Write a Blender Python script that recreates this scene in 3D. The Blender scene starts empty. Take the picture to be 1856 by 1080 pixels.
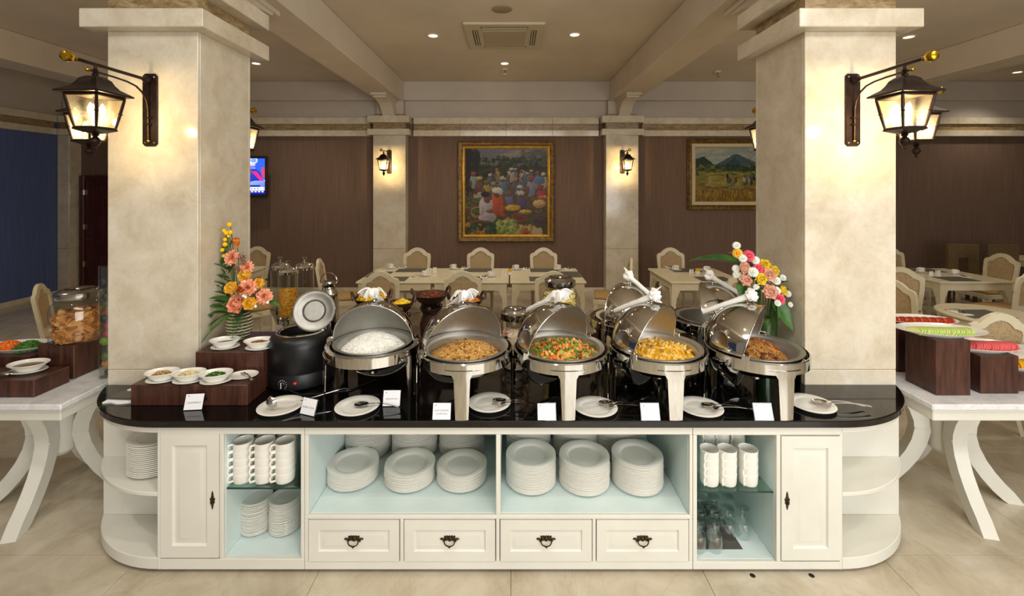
import bpy, bmesh, math, random
import numpy as np
from mathutils import Vector, Matrix
random.seed(7)
R_ = math.radians
SC = bpy.context.scene
COL = SC.collection
# ------------------------------------------------------------------ camera, world, light, exposure
F, CX, CY, EYE = 813.0, 926.0, 339.0, 2.0          # focal length (px), vanishing point, eye height (m)
cam = bpy.data.cameras.new('camera'); cam.sensor_width = 36.0; cam.lens = F / 1856 * 36
cam.shift_x = (928 - CX) / 1856; cam.shift_y = -(540 - CY) / 1856; cam.clip_start = 0.05
co = bpy.data.objects.new('camera', cam); COL.objects.link(co)
co.location = (0, 0, EYE); co.rotation_euler = (R_(90), 0, 0); SC.camera = co
SC.view_settings.view_transform = 'Standard'; SC.view_settings.look = 'None'
SC.view_settings.gamma = 1; SC.view_settings.use_curve_mapping = False
SC.view_settings.exposure = 0.14
w = bpy.data.worlds.new('world'); SC.world = w; w.use_nodes = True
w.node_tree.nodes['Background'].inputs[0].default_value = (0.95, 0.86, 0.72, 1)
w.node_tree.nodes['Background'].inputs[1].default_value = 0.23
def area(name, loc, target, sx, sy, power, colr):
    l = bpy.data.lights.new(name, 'AREA'); l.shape = 'RECTANGLE'; l.size = sx; l.size_y = sy; l.energy = power; l.color = colr
    o = bpy.data.objects.new(name, l); COL.objects.link(o); o.location = loc
    o.rotation_euler = (Vector(target) - Vector(loc)).to_track_quat('-Z', 'Y').to_euler()
    return o
area('window_standin_fill', (2.5, -2.3, 1.75), (0.5, 2.7, 1.0), 4.2, 1.9, 160, (1.0, 0.99, 0.96))  # area lamp added behind the camera, standing in for unseen windows
area('overhead_fill', (.7, .25, 3.9), (.5, 2.6, .9), 5.0, .9, 110, (1.0, 0.98, 0.94))  # unseen fill lamp added overhead to brighten the pans and lids
DOWN_W, LANTERN_W = 54, 9
# ------------------------------------------------------------------ pixel helpers (measuring only)
def on(px, py, z=0.0):
    D = F * (EYE - z) / (py - CY); return ((px - CX) * D / F, D)
def at(px, py, Y): return ((px - CX) * Y / F, Y, EYE - (py - CY) * Y / F)
# ------------------------------------------------------------------ mesh builder
class MB:
    def __init__(s): s.v = []; s.f = []; s.m = []; s.mi = 0
    def add(s, vs, fs, M=None, mi=None):
        b = len(s.v)
        if M is not None: vs = [tuple(M @ Vector(p)) for p in vs]
        s.v += [tuple(p) for p in vs]; s.f += [tuple(b + i for i in f) for f in fs]
        s.m += [s.mi if mi is None else mi] * len(fs); return s
    def box(s, x0, x1, y0, y1, z0, z1, c=0.0, M=None, mi=None):
        if c <= 0:
            vs = [(x, y, z) for z in (z0, z1) for y in (y0, y1) for x in (x0, x1)]
            return s.add(vs, [(0,2,3,1),(4,5,7,6),(0,1,5,4),(2,6,7,3),(0,4,6,2),(1,3,7,5)], M, mi)
        c = min(c, abs(x1-x0)*.45, abs(y1-y0)*.45, abs(z1-z0)*.45)
        X, Y, Z = (x0, x1), (y0, y1), (z0, z1); sg = (1, -1); vs = []; ix = {}
        for i in (0,1):
            for j in (0,1):
                for k in (0,1):
                    for a in range(3):
                        p = [X[i], Y[j], Z[k]]
                        d = [c*sg[i], c*sg[j], c*sg[k]]
                        for q in range(3):
                            if q != a: p[q] += d[q]
                        ix[i,j,k,a] = len(vs); vs.append(p)
        fs = []
        for k in (0,1):
            fs.append((ix[k,0,0,0],ix[k,1,0,0],ix[k,1,1,0],ix[k,0,1,0]))
            fs.append((ix[0,k,0,1],ix[1,k,0,1],ix[1,k,1,1],ix[0,k,1,1]))
            fs.append((ix[0,0,k,2],ix[1,0,k,2],ix[1,1,k,2],ix[0,1,k,2]))
        for i in (0,1):
            for j in (0,1):
                fs.append((ix[i,j,0,0],ix[i,j,1,0],ix[i,j,1,1],ix[i,j,0,1]))
                fs.append((ix[i,0,j,0],ix[i,1,j,0],ix[i,1,j,2],ix[i,0,j,2]))
                fs.append((ix[0,i,j,1],ix[1,i,j,1],ix[1,i,j,2],ix[0,i,j,2]))
                for k in (0,1): fs.append((ix[i,j,k,0],ix[i,j,k,1],ix[i,j,k,2]))
        return s.add(vs, fs, M, mi)
    def prism(s, pts, z0, z1, c=0.0, M=None, mi=None):
        n = len(pts)
        def inset(d):
            out = []
            ar = sum(pts[i][0]*pts[(i+1)%n][1]-pts[(i+1)%n][0]*pts[i][1] for i in range(n))
            sgn = 1 if ar > 0 else -1
            for i in range(n):
                a, b, e = Vector(pts[i-1]), Vector(pts[i]), Vector(pts[(i+1)%n])
                t1 = (b-a).normalized(); t2 = (e-b).normalized()
                n1 = Vector((-t1.y, t1.x))*sgn; n2 = Vector((-t2.y, t2.x))*sgn
                m = n1+n2; m = m/max(m.dot(m)/2, .3)
                out.append((b.x+m.x*d, b.y+m.y*d))
            return out
        if c > 0:
            i2 = inset(c); L = [(i2, z0), (pts, z0+c), (pts, z1-c), (i2, z1)]
        else: L = [(pts, z0), (pts, z1)]
        vs = [(p[0], p[1], z) for P, z in L for p in P]; fs = []
        for k in range(len(L)-1):
            for i in range(n):
                j = (i+1) % n; fs.append((k*n+i, k*n+j, (k+1)*n+j, (k+1)*n+i))
        fs.append(tuple(range(n-1, -1, -1))); fs.append(tuple(range((len(L)-1)*n, len(L)*n)))
        return s.add(vs, fs, M, mi)
    def lathe(s, prof, seg=32, M=None, mi=None, mats=None, a0=0.0, a1=2*math.pi):
        full = abs(a1-a0) > 6.28; cols = seg if full else seg+1
        vs = []; fs = []; ms = []; rows = []
        for r, z in prof:
            if r < 1e-6: rows.append([len(vs)]); vs.append((0, 0, z))
            else:
                rows.append(list(range(len(vs), len(vs)+cols)))
                for k in range(cols):
                    a = a0+(a1-a0)*k/seg; vs.append((r*math.cos(a), r*math.sin(a), z))
        for i in range(len(prof)-1):
            A, B = rows[i], rows[i+1]
            for k in range(seg):
                j = (k+1) % cols
                if len(A) == 1 and len(B) == 1: continue
                if len(A) == 1: f = (A[0], B[j], B[k])
                elif len(B) == 1: f = (A[k], A[j], B[0])
                else: f = (A[k], A[j], B[j], B[k])
                fs.append(f); ms.append(mats[i] if mats else (s.mi if mi is None else mi))
        b = len(s.v)
        if M is not None: vs = [tuple(M @ Vector(p)) for p in vs]
        s.v += vs; s.f += [tuple(b+i for i in f) for f in fs]; s.m += ms; return s
    def tube(s, pts, r, seg=8, M=None, mi=None, caps=True, flat=1.0, closed=False):
        P = [Vector(p) for p in pts]; n = len(P); rr = r if isinstance(r, (list, tuple)) else [r]*n
        vs = []; up = None
        for i in range(n):
            if closed: t = (P[(i+1)%n]-P[i-1])
            else: t = (P[min(i+1,n-1)]-P[max(i-1,0)])
            t = t.normalized() if t.length > 1e-9 else Vector((0,0,1))
            if up is None:
                up = Vector((0,0,1)) if abs(t.z) < .9 else Vector((1,0,0))
            u = (up - t*up.dot(t))
            u = u.normalized() if u.length > 1e-6 else t.orthogonal().normalized()
            up = u; v = t.cross(u)
            for k in range(seg):
                a = 2*math.pi*k/seg
                vs.append(P[i]+u*(rr[i]*math.cos(a)*flat)+v*(rr[i]*math.sin(a)))
        fs = []
        for i in range(n if closed else n-1):
            i2 = (i+1) % n
            for k in range(seg):
                j = (k+1) % seg; fs.append((i*seg+k, i*seg+j, i2*seg+j, i2*seg+k))
        if caps and not closed:
            fs.append(tuple(range(seg-1,-1,-1))); fs.append(tuple(range((n-1)*seg, n*seg)))
        return s.add(vs, fs, M, mi)
    def ball(s, c, r, seg=12, rings=8, M=None, mi=None, top=90, bot=-90):
        rx, ry, rz = r if isinstance(r, (tuple, list)) else (r, r, r)
        T = Matrix.Translation(c) @ Matrix.Diagonal((rx, ry, rz, 1))
        if M is not None: T = M @ T
        pr = []
        for i in range(rings+1):
            e = R_(bot+(top-bot)*i/rings); cr = math.cos(e); pr.append((cr if cr > 1e-4 else 0, math.sin(e)))
        return s.lathe(pr, seg, T, mi)
    def grain(s, c, r, M3=None, mi=None):      # 8-triangle lump
        vs = [(r[0],0,0),(-r[0],0,0),(0,r[1],0),(0,-r[1],0),(0,0,r[2]),(0,0,-r[2])]
        T = Matrix.Translation(c)
        if M3 is not None: T = T @ M3
        return s.add(vs, [(0,2,4),(2,1,4),(1,3,4),(3,0,4),(2,0,5),(1,2,5),(3,1,5),(0,3,5)], T, mi)
    def lump(s, c, r, M3=None, mi=None):      # rounded irregular piece
        b = len(s.v); T = Matrix.Translation(c)
        if M3 is not None: T = T @ M3
        j = [random.uniform(.8,1.15) for _ in range(14)]; vs = [(0,0,-r[2])]
        for q, e in enumerate((-30,30)):
            for k in range(6): a = R_(60*k+30*q); f = j[q*6+k]; vs.append((r[0]*f*math.cos(a)*.95, r[1]*f*math.sin(a)*.95, r[2]*.62*(1 if q else -1)))
        vs.append((0,0,r[2])); fs = []
        for k in range(6):
            n = (k+1) % 6; fs += [(0,1+n,1+k),(1+k,1+n,7+k),(1+n,7+n,7+k),(7+k,7+n,13)]
        return s.add(vs, fs, T, mi)
    def chip(s, c, r, M3=None, mi=None):      # thin curled flake
        T = Matrix.Translation(c)
        if M3 is not None: T = T @ M3
        k1, k2 = random.uniform(-.5,.5), random.uniform(-.5,.5)
        return s.sheet(lambda u, v: ((u-.5)*2*r[0]*(1-.3*(2*v-1)**2), (v-.5)*2*r[1]*(1-.3*(2*u-1)**2), r[0]*(k1*(2*u-1)**2+k2*(2*v-1)**2)), 3, 3, M=T, mi=mi)
    def sheet(s, fn, nu, nv, th=0.0, M=None, mi=None):
        g = [[Vector(fn(i/nu, j/nv)) for j in range(nv+1)] for i in range(nu+1)]
        vs = [p for row in g for p in row]; w_ = nv+1; fs = []
        for i in range(nu):
            for j in range(nv): fs.append((i*w_+j, (i+1)*w_+j, (i+1)*w_+j+1, i*w_+j+1))
        if th:
            b = len(vs); nn = []
            for i in range(nu+1):
                for j in range(nv+1):
                    du = g[min(i+1,nu)][j]-g[max(i-1,0)][j]; dv = g[i][min(j+1,nv)]-g[i][max(j-1,0)]
                    q = du.cross(dv); nn.append(q.normalized() if q.length > 1e-12 else Vector((0,0,1)))
            vs = vs + [vs[k]-nn[k]*th for k in range(b)]
            fs = fs + [tuple(b+q for q in f[::-1]) for f in fs]
            bd = [i*w_ for i in range(nu+1)] + [nu*w_+j for j in range(1,nv+1)] + [i*w_+nv for i in range(nu-1,-1,-1)] + [j for j in range(nv-1,0,-1)]
            for k in range(len(bd)):
                p, q = bd[k], bd[(k+1)%len(bd)]; fs.append((p, b+p, b+q, q))
        return s.add(vs, fs, M, mi)
    def mesh(s, name, mats, ang=35, recalc=True):
        me = bpy.data.meshes.new(name); me.from_pydata([tuple(p) for p in s.v], [], s.f)
        for m in (mats if isinstance(mats, (list, tuple)) else [mats]): me.materials.append(m)
        if len(me.polygons): me.polygons.foreach_set('material_index', s.m)
        if recalc:
            b = bmesh.new(); b.from_mesh(me); bmesh.ops.recalc_face_normals(b, faces=b.faces); b.to_mesh(me); b.free()
        if ang:
            me.polygons.foreach_set('use_smooth', [True]*len(me.polygons)); me.set_sharp_from_angle(angle=R_(ang))
        me.update(); return me
    def build(s, name, mats, parent=None, loc=None, rot=None, ang=35, recalc=True):
        return link(name, s.mesh(name, mats, ang, recalc), parent, loc, rot)
def link(name, me, parent=None, loc=None, rot=None):
    o = bpy.data.objects.new(name, me); COL.objects.link(o)
    if parent is not None: o.parent = parent
    if loc is not None: o.location = loc
    if rot is not None: o.rotation_euler = rot
    return o
def tag(o, label=None, cat=None, group=None, kind=None):
    if label: o['label'] = label
    if cat: o['category'] = cat
    if group: o['group'] = group
    if kind: o['kind'] = kind
    return o
def thing(name, label, cat, loc=(0,0,0), rz=0.0, group=None):
    o = bpy.data.objects.new(name, None); COL.objects.link(o); o.location = loc; o.rotation_euler = (0,0,rz)
    o.empty_display_size = .05
    return tag(o, label, cat, group)
KIDS = {}
def copy_tree(src, loc=None, rz=None, label=None, group=None, rot=None):
    def cp(o, par):
        c = o.copy(); COL.objects.link(c)
        if par is not None: c.parent = par
        for ch in o.children: cp(ch, c)
        return c
    r = cp(src, None)
    if loc is not None: r.location = loc
    if rz is not None: r.rotation_euler = (0,0,rz)
    if rot is not None: r.rotation_euler = rot
    if label: r['label'] = label
    if group: r['group'] = group
    return r
def TR(x=0,y=0,z=0): return Matrix.Translation((x,y,z))
def RX(a): return Matrix.Rotation(R_(a),4,'X')
def RY(a): return Matrix.Rotation(R_(a),4,'Y')
def RZ(a): return Matrix.Rotation(R_(a),4,'Z')
def SCL(x,y,z): return Matrix.Diagonal((x,y,z,1))
def rrot(): return Matrix.Rotation(random.uniform(0,6.28),4,Vector((random.gauss(0,1),random.gauss(0,1),random.gauss(0,1))).normalized())
# ------------------------------------------------------------------ materials
def srgb(r, g, b): return tuple(((c/255)/12.92 if c/255 <= .04045 else ((c/255+.055)/1.055)**2.4) for c in (r,g,b)) + (1,)
def pm(name, c, rough=.5, metal=0.0, spec=.5, coat=0.0, emit=None, estr=0.0, alpha=None, sss=0):
    m = bpy.data.materials.new(name); m.use_nodes = True; b = m.node_tree.nodes['Principled BSDF']
    b.inputs['Base Color'].default_value = srgb(*c) if max(c) > 1.01 else tuple(c)+(1,)
    b.inputs['Roughness'].default_value = rough; b.inputs['Metallic'].default_value = metal
    b.inputs['Specular IOR Level'].default_value = spec; b.inputs['Coat Weight'].default_value = coat
    if emit: b.inputs['Emission Color'].default_value = srgb(*emit); b.inputs['Emission Strength'].default_value = estr
    return m
def nd(m, t, **k):
    n = m.node_tree.nodes.new(t)
    for a, v in k.items(): setattr(n, a, v)
    return n
def tex(m, cols, scale=(1,1,1), nscale=4.0, detail=6, rough=.6, dist=0.0, src='Position', bump=0.0, veins=None, bscale=None):
    """colour from stretched noise through a ramp; optional darker veins and bump"""
    nt = m.node_tree; L = nt.links.new; b = nt.nodes['Principled BSDF']
    if src == 'Position': o = nd(m, 'ShaderNodeNewGeometry').outputs['Position']
    else: o = nd(m, 'ShaderNodeTexCoord').outputs[src]
    mp = nd(m, 'ShaderNodeMapping'); mp.inputs['Scale'].default_value = scale; L(o, mp.inputs[0])
    n = nd(m, 'ShaderNodeTexNoise'); n.inputs['Scale'].default_value = nscale; n.inputs['Detail'].default_value = detail
    n.inputs['Roughness'].default_value = rough; n.inputs['Distortion'].default_value = dist; L(mp.outputs[0], n.inputs['Vector'])
    r = nd(m, 'ShaderNodeValToRGB'); el = r.color_ramp.elements
    for i, (p, c) in enumerate(cols):
        e = el[i] if i < 2 else el.new(p)
        e.position = p; e.color = srgb(*c)
    L(n.outputs['Fac'], r.inputs[0]); out = r.outputs[0]
    if veins:
        vs, vc, amt = veins
        v = nd(m, 'ShaderNodeTexNoise'); v.inputs['Scale'].default_value = vs; v.inputs['Detail'].default_value = 5; v.inputs['Distortion'].default_value = 1.2
        L(mp.outputs[0], v.inputs['Vector'])
        r2 = nd(m, 'ShaderNodeValToRGB'); e2 = r2.color_ramp.elements
        e2[0].position = .485; e2[0].color = (0,0,0,1); e2[1].position = .5; e2[1].color = (amt,)*3+(1,)
        x = e2.new(.515); x.color = (0,0,0,1)
        L(v.outputs['Fac'], r2.inputs[0])
        mx = nd(m, 'ShaderNodeMixRGB'); mx.inputs[2].default_value = srgb(*vc); L(r2.outputs[0], mx.inputs[0]); L(out, mx.inputs[1]); out = mx.outputs[0]
    L(out, b.inputs['Base Color'])
    if bump:
        bp = nd(m, 'ShaderNodeBump'); bp.inputs['Strength'].default_value = bump; bp.inputs['Distance'].default_value = .003
        src_ = n.outputs['Fac']
        if bscale:
            n2 = nd(m, 'ShaderNodeTexNoise'); n2.inputs['Scale'].default_value = bscale; L(mp.outputs[0], n2.inputs['Vector']); src_ = n2.outputs['Fac']
        L(src_, bp.inputs['Height']); L(bp.outputs[0], b.inputs['Normal'])
    return m
def thin_glass(name, tint, gl=.12, rough=.0, milk=0):
    m = bpy.data.materials.new(name); m.use_nodes = True; nt = m.node_tree; nt.nodes.remove(nt.nodes['Principled BSDF'])
    t = nd(m, 'ShaderNodeBsdfTransparent'); t.inputs[0].default_value = srgb(*tint)
    g = nd(m, 'ShaderNodeBsdfGlossy'); g.inputs['Roughness'].default_value = rough; g.inputs[0].default_value = (1,1,1,1)
    lw = nd(m, 'ShaderNodeLayerWeight'); lw.inputs[0].default_value = .5
    mx = nd(m, 'ShaderNodeMixShader'); L = nt.links.new
    pw = nd(m, 'ShaderNodeMath', operation='POWER'); pw.inputs[1].default_value = 3.5; L(lw.outputs['Facing'], pw.inputs[0])
    ma = nd(m, 'ShaderNodeMath', operation='MULTIPLY_ADD'); ma.inputs[1].default_value = .85; ma.inputs[2].default_value = gl*.32; L(pw.outputs[0], ma.inputs[0])
    if milk:
        tl = nd(m, 'ShaderNodeBsdfTranslucent'); tl.inputs[0].default_value = srgb(*tint); m2 = nd(m, 'ShaderNodeMixShader'); m2.inputs[0].default_value = milk
        L(t.outputs[0], m2.inputs[1]); L(tl.outputs[0], m2.inputs[2]); t = m2
    L(ma.outputs[0], mx.inputs[0]); L(t.outputs[0], mx.inputs[1]); L(g.outputs[0], mx.inputs[2])
    L(mx.outputs[0], nt.nodes['Material Output'].inputs[0]); return m
MARB = tex(pm('cream_marble', (220,205,175), .12, spec=.5), [(.3,(198,184,158)),(.52,(218,207,186)),(.72,(229,222,206))], nscale=4.5, detail=10, rough=.72, dist=.3, veins=(8.0,(166,138,98),.12))
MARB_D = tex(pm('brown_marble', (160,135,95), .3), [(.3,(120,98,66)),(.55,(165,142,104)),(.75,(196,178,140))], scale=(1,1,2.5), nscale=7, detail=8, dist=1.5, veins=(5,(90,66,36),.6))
FLOORM = tex(pm('floor_marble', (200,185,155), .22, spec=.45), [(.3,(176,163,138)),(.5,(199,188,166)),(.7,(214,205,187))], scale=(1,.75,1), nscale=3.2, detail=10, rough=.68, dist=.6, veins=(2.6,(150,128,98),.16))
WMARB = tex(pm('white_marble', (230,230,228), .15), [(.35,(216,216,218)),(.5,(230,230,230)),(.7,(240,240,238))], nscale=7, detail=9, dist=1.0, veins=(9,(178,180,186),.4))
WALLM = tex(pm('brown_wallcovering', (110,84,68), .75, spec=.2), [(.3,(108,87,75)),(.5,(118,96,83)),(.7,(128,105,91))], scale=(1,1,.02), nscale=60, detail=4, bump=.35)
DAYTINTM = tex(pm('daylight_tinted_wallcovering', (52,66,110), .75, spec=.2), [(.3,(84,99,146)),(.5,(92,108,158)),(.7,(100,116,168))], scale=(1,1,.02), nscale=60, detail=4, bump=.35)  # bluish daylight on the brown wallcovering, put into the base colour
PAINT = tex(pm('ceiling_paint', (214,202,184), .75, spec=.2), [(.3,(208,196,178)),(.7,(218,207,190))], nscale=1.5)
UPW = tex(pm('upper_wall_paint', (196,186,176), .7, spec=.2), [(.3,(192,182,172)),(.7,(203,193,182))], nscale=1.5)
GRAN = tex(pm('black_granite', (12,11,11), .07, spec=.6), [(.45,(8,8,8)),(.62,(14,13,13)),(.75,(34,31,30))], nscale=160, detail=2)
WHITE = tex(pm('ivory_paint', (232,228,212), .38), [(.3,(222,220,209)),(.7,(231,229,219))], nscale=3)
AQUA = tex(pm('aqua_paint', (200,226,222), .45), [(.3,(210,226,224)),(.7,(222,236,234))], nscale=3)
CREAM = tex(pm('cream_lacquer', (226,216,186), .35), [(.3,(216,205,174)),(.7,(230,221,194))], nscale=4)
WENGE = tex(pm('wenge_wood', (70,42,32), .35), [(.3,(52,29,22)),(.5,(74,44,34)),(.7,(92,56,42))], scale=(1,1,.12), nscale=40, detail=4, bump=.15)
DOORW = tex(pm('mahogany', (74,30,22), .35), [(.3,(50,18,14)),(.6,(84,34,25))], scale=(1,1,.1), nscale=30, detail=4)
CHROME = pm('polished_steel', (205,203,198), .06, 1.0)
SATIN = tex(pm('satin_steel', (168,164,156), .42, 1.0), [(.3,(206,204,198)),(.7,(214,212,206))], nscale=30, detail=2)
STEEL = pm('cutlery_steel', (190,188,184), .14, 1.0)
BLACKP = pm('black_enamel', (17,17,18), .38, spec=.45)
DARKP = pm('dark_plastic', (26,26,27), .3)
PORC = pm('white_porcelain', (240,238,230), .14, spec=.5)
BRONZE = tex(pm('dark_bronze', (62,44,36), .42, .75), [(.3,(34,24,22)),(.7,(58,42,36))], nscale=30)
BRASS = pm('brass', (200,160,40), .25, 1.0)
ANTIQ = pm('antique_brass', (74,56,36), .4, .8)
GLASS = thin_glass('clear_glass', (243,246,242), .16)
GGLASS = thin_glass('green_glass', (222,238,232), .18)
GEDGE = pm('glass_edge', (28,62,52), .1)
LGLASS = thin_glass('lantern_glass', (248,240,220), .10, .08, .045)
ACRYL = thin_glass('acrylic', (226,228,228), .18)
BULB = pm('lamp_glow', (255,235,190), .5, emit=(255,222,160), estr=10)
LENS = pm('downlight_glow', (255,240,210), .5, emit=(255,232,190), estr=5)
LINEN = pm('white_linen', (244,243,240), .8, spec=.2)
PAPER = pm('white_card', (240,240,244), .6, spec=.3)
INK = pm('grey_ink', (128,128,140), .7)
INKL = pm('pale_ink', (206,206,214), .7)
CANE = tex(pm('woven_cane', (190,158,104), .6), [(.35,(168,142,104)),(.6,(196,172,132))], nscale=60)
TANC = tex(pm('tan_fabric', (182,148,96), .8), [(.3,(168,134,84)),(.7,(192,158,106))], nscale=40)
BROWNF = tex(pm('olive_brown_fabric', (112,92,62), .85), [(.3,(98,80,54)),(.7,(124,102,70))], nscale=40)
CLAY = tex(pm('dark_clay', (58,38,32), .4), [(.3,(42,27,24)),(.7,(76,48,38))], nscale=14)
MATG = tex(pm('grey_placemat', (92,88,78), .8), [(.3,(84,80,70)),(.7,(102,98,86))], nscale=80)
MAT_D = pm('dark_mat', (86,82,76), .7)
LEAF = tex(pm('leaf_green', (56,96,38), .45), [(.3,(34,70,28)),(.7,(78,124,48))], nscale=18)
FERN = tex(pm('fern_green', (70,112,44), .5), [(.3,(48,88,34)),(.7,(98,142,56))], nscale=18)
STEMM = pm('stem_green', (72,92,42), .6)
PEACH = tex(pm('peach_petal', (240,150,110), .6), [(.35,(242,146,108)),(.7,(252,200,164))], nscale=40)
BLUSH = tex(pm('blush_petal', (246,196,170), .6), [(.35,(246,186,160)),(.7,(252,224,204))], nscale=40)
YEL = tex(pm('yellow_petal', (250,200,50), .6), [(.35,(248,186,30)),(.7,(252,220,90))], nscale=40)
LEMON = pm('lemon_petal', (250,226,70), .6)
ORANGE = tex(pm('orange_petal', (226,120,36), .6), [(.35,(196,92,26)),(.7,(240,140,50))], nscale=40)
PINK = pm('pink_petal', (238,92,120), .6)
WPET = pm('white_petal', (246,246,238), .6)
BUD = pm('yellow_bud', (250,204,10), .7)
DUSK = tex(pm('dusty_filler', (130,92,74), .8), [(.35,(104,70,52)),(.7,(170,124,100))], nscale=40)
def fm(name, c, r=.5): return pm(name, c, r)
# ================================================================== ROOM
XL, XR, YB, YF, ZC = -8.4, 10.8, 8.55, -2.44, 3.99
def struct(name, mb, m, parent=None, **k):
    o = mb.build(name, m, parent, **k)
    if parent is None: o['kind'] = 'structure'
    return o
m = MB(); m.box(XL-.2, XR+.2, YF, YB+.2, -.15, -.014); floor = struct('floor', m, pm('grout', (178,164,140), .8))
tm = MB().box(.0012, .9988, .0012, .9988, -.0139, 0, c=.001).mesh('tile', FLOORM)
for iy in range(-2, 10):
    for ix in range(-9, 12):
        y0 = iy - .56 + 0.0; x0 = ix
        if y0 > YB-.05 or x0 > XR-.05 or x0+1 < XL+.05: continue
        xa, xb, ya, yb = max(x0, XL), min(x0+1, XR), y0, min(y0+1, YB)
        if xb-xa > .99 and yb-ya > .99: t = link('tile', tm, floor, (x0, y0, 0))
        else: t = MB().box(xa+.002, xb-.002, ya+.002, yb-.002, -.0139, 0, c=.002).build('tile', FLOORM, floor)
m = MB(); m.box(XL-.2, XR+.2, YF, YB+.2, ZC, ZC+.15); ceiling = struct('ceiling', m, PAINT)
# back wall: wallcovering below, painted wall above, marble cornice between
m = MB(); m.box(XL-.2, XR+.2, YB, YB+.2, 0, ZC); m.mi = 0
wb = struct('wall_back', m, WALLM)
m = MB(); m.box(XL, XR, YB-.03, YB, 3.31, ZC-.001); m.build('upper_wall', UPW, wb)
m = MB(); m.box(XL, XR, YB-.13, YB-.03, 3.63, ZC-.002, c=.006); m.build('wall_beam', UPW, wb)
m = MB(); m.box(XL-.2, XL, YF, YB, 0, ZC); wl = struct('wall_left', m, DAYTINTM)
m = MB(); m.box(XL, XL+.03, YF, YB-.03, 3.31, ZC-.001); m.build('upper_wall', UPW, wl)
m = MB(); m.box(XR, XR+.2, YF, YB, 0, ZC); wr = struct('wall_right', m, WALLM)
m = MB(); m.box(XR-.03, XR, YF, YB-.03, 3.31, ZC-.001); m.build('upper_wall', UPW, wr)
def cornice(name, x0, x1, y0, y1, n, ax):
    # three courses: lower moulding, recessed band, upper moulding, in marble lengths
    root = None
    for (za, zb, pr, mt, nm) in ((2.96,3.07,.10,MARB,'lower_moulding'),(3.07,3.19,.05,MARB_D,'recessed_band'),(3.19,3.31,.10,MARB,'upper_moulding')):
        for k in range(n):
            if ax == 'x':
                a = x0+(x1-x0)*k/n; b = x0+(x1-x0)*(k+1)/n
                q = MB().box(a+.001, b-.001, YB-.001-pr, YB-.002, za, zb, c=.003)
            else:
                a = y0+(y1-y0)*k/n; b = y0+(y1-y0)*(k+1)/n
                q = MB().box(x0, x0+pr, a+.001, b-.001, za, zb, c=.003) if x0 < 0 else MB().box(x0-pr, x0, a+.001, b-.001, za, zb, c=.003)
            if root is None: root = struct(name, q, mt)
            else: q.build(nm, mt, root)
for i, (a, b, n) in enumerate(((-8.0,-2.66,5),(-1.84,1.66,4),(2.48,XR,7))): cornice('trim_%d' % (i+1), a, b, 0, 0, n, 'x')
cornice('trim_4', XL, 0, 0, 8.2, 8, 'y'); cornice('trim_5', XR, 0, 0, 8.3, 8, 'y')
m = MB(); m.box(XL+.001, XR, YB-.025, YB-.001, 0, .09, c=.004); struct('baseboard_back', m, MARB)
m = MB(); m.box(XL+.001, XL+.025, 0, 8.29, 0, .09, c=.004); struct('baseboard_left', m, MARB)
# ceiling beams with corbels
def corbel_mesh():
    # profile in (y, z): y=0 at the wall, projecting to -y
    pr = [(0,0),(0,-.36),(-.10,-.36),(-.20,-.31),(-.30,-.21),(-.42,-.13),(-.58,-.09),(-.78,-.07),(-.78,0)]
    q = MB(); q.prism(pr, -.11, .11, c=.004, M=Matrix(((0,0,1,0),(1,0,0,0),(0,1,0,0),(0,0,0,1))))
    q.box(-.135, .135, -.86, .0, -.045, 0, c=.006); return q.mesh('corbel', PAINT)
cm = corbel_mesh()
for i, xc in enumerate((-6.60,-2.25,2.09,6.44)):
    m = MB(); m.box(xc-.24, xc+.24, YF, YB-.131, 3.61, ZC-.001, c=.01); bm_ = struct('ceiling_beam', m, PAINT)
    link('corbel', cm, bm_, (xc, YB-.10, 3.611))
    if i in (1, 2):
        link('corbel', cm, bm_, (xc, 3.26, 3.611), (0,0,R_(180)))
        m = MB(); m.box(xc-.235, xc+.235, 2.78, 3.23, 3.34, 3.612); m.build('beam_seat', PAINT, bm_)
# pilasters on the back wall
def pilaster(x0, x1, y0, label_):
    c = tag(bpy.data.objects.new('column', None), kind='structure'); COL.objects.link(c); c.location = ((x0+x1)/2, y0, 0)
    hw = (x1-x0)/2; d = YB-.002-y0
    MB().box(-hw+.02, hw-.02, .02, d, 0, 3.36).build('core', MARB_D, c)
    for za, zb in ((0,.858),(.862,2.96)):
        MB().box(-hw, hw, 0, .02, za, zb, c=.002).build('panel', MARB, c)
        for s in (-1, 1): MB().box(min(s*hw, s*(hw-.02)), max(s*hw, s*(hw-.02)), .0205, d, za, zb, c=.002).build('panel', MARB, c)
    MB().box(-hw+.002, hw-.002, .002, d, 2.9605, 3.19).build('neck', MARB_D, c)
    for za, zb in ((2.96,3.072),(3.19,3.315)): MB().box(-hw-.085, hw+.085, -.085, d, za, zb, c=.004).build('moulding', MARB, c)
    MB().box(-hw+.05, hw-.05, .05, d, 3.315, 3.609).build('upper_block', UPW, c)
    return c
pilaster(-2.555, -1.955, 8.32, ''); pilaster(1.765, 2.365, 8.32, ''); pilaster(-8.39, -8.185, 8.3, '')
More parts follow.
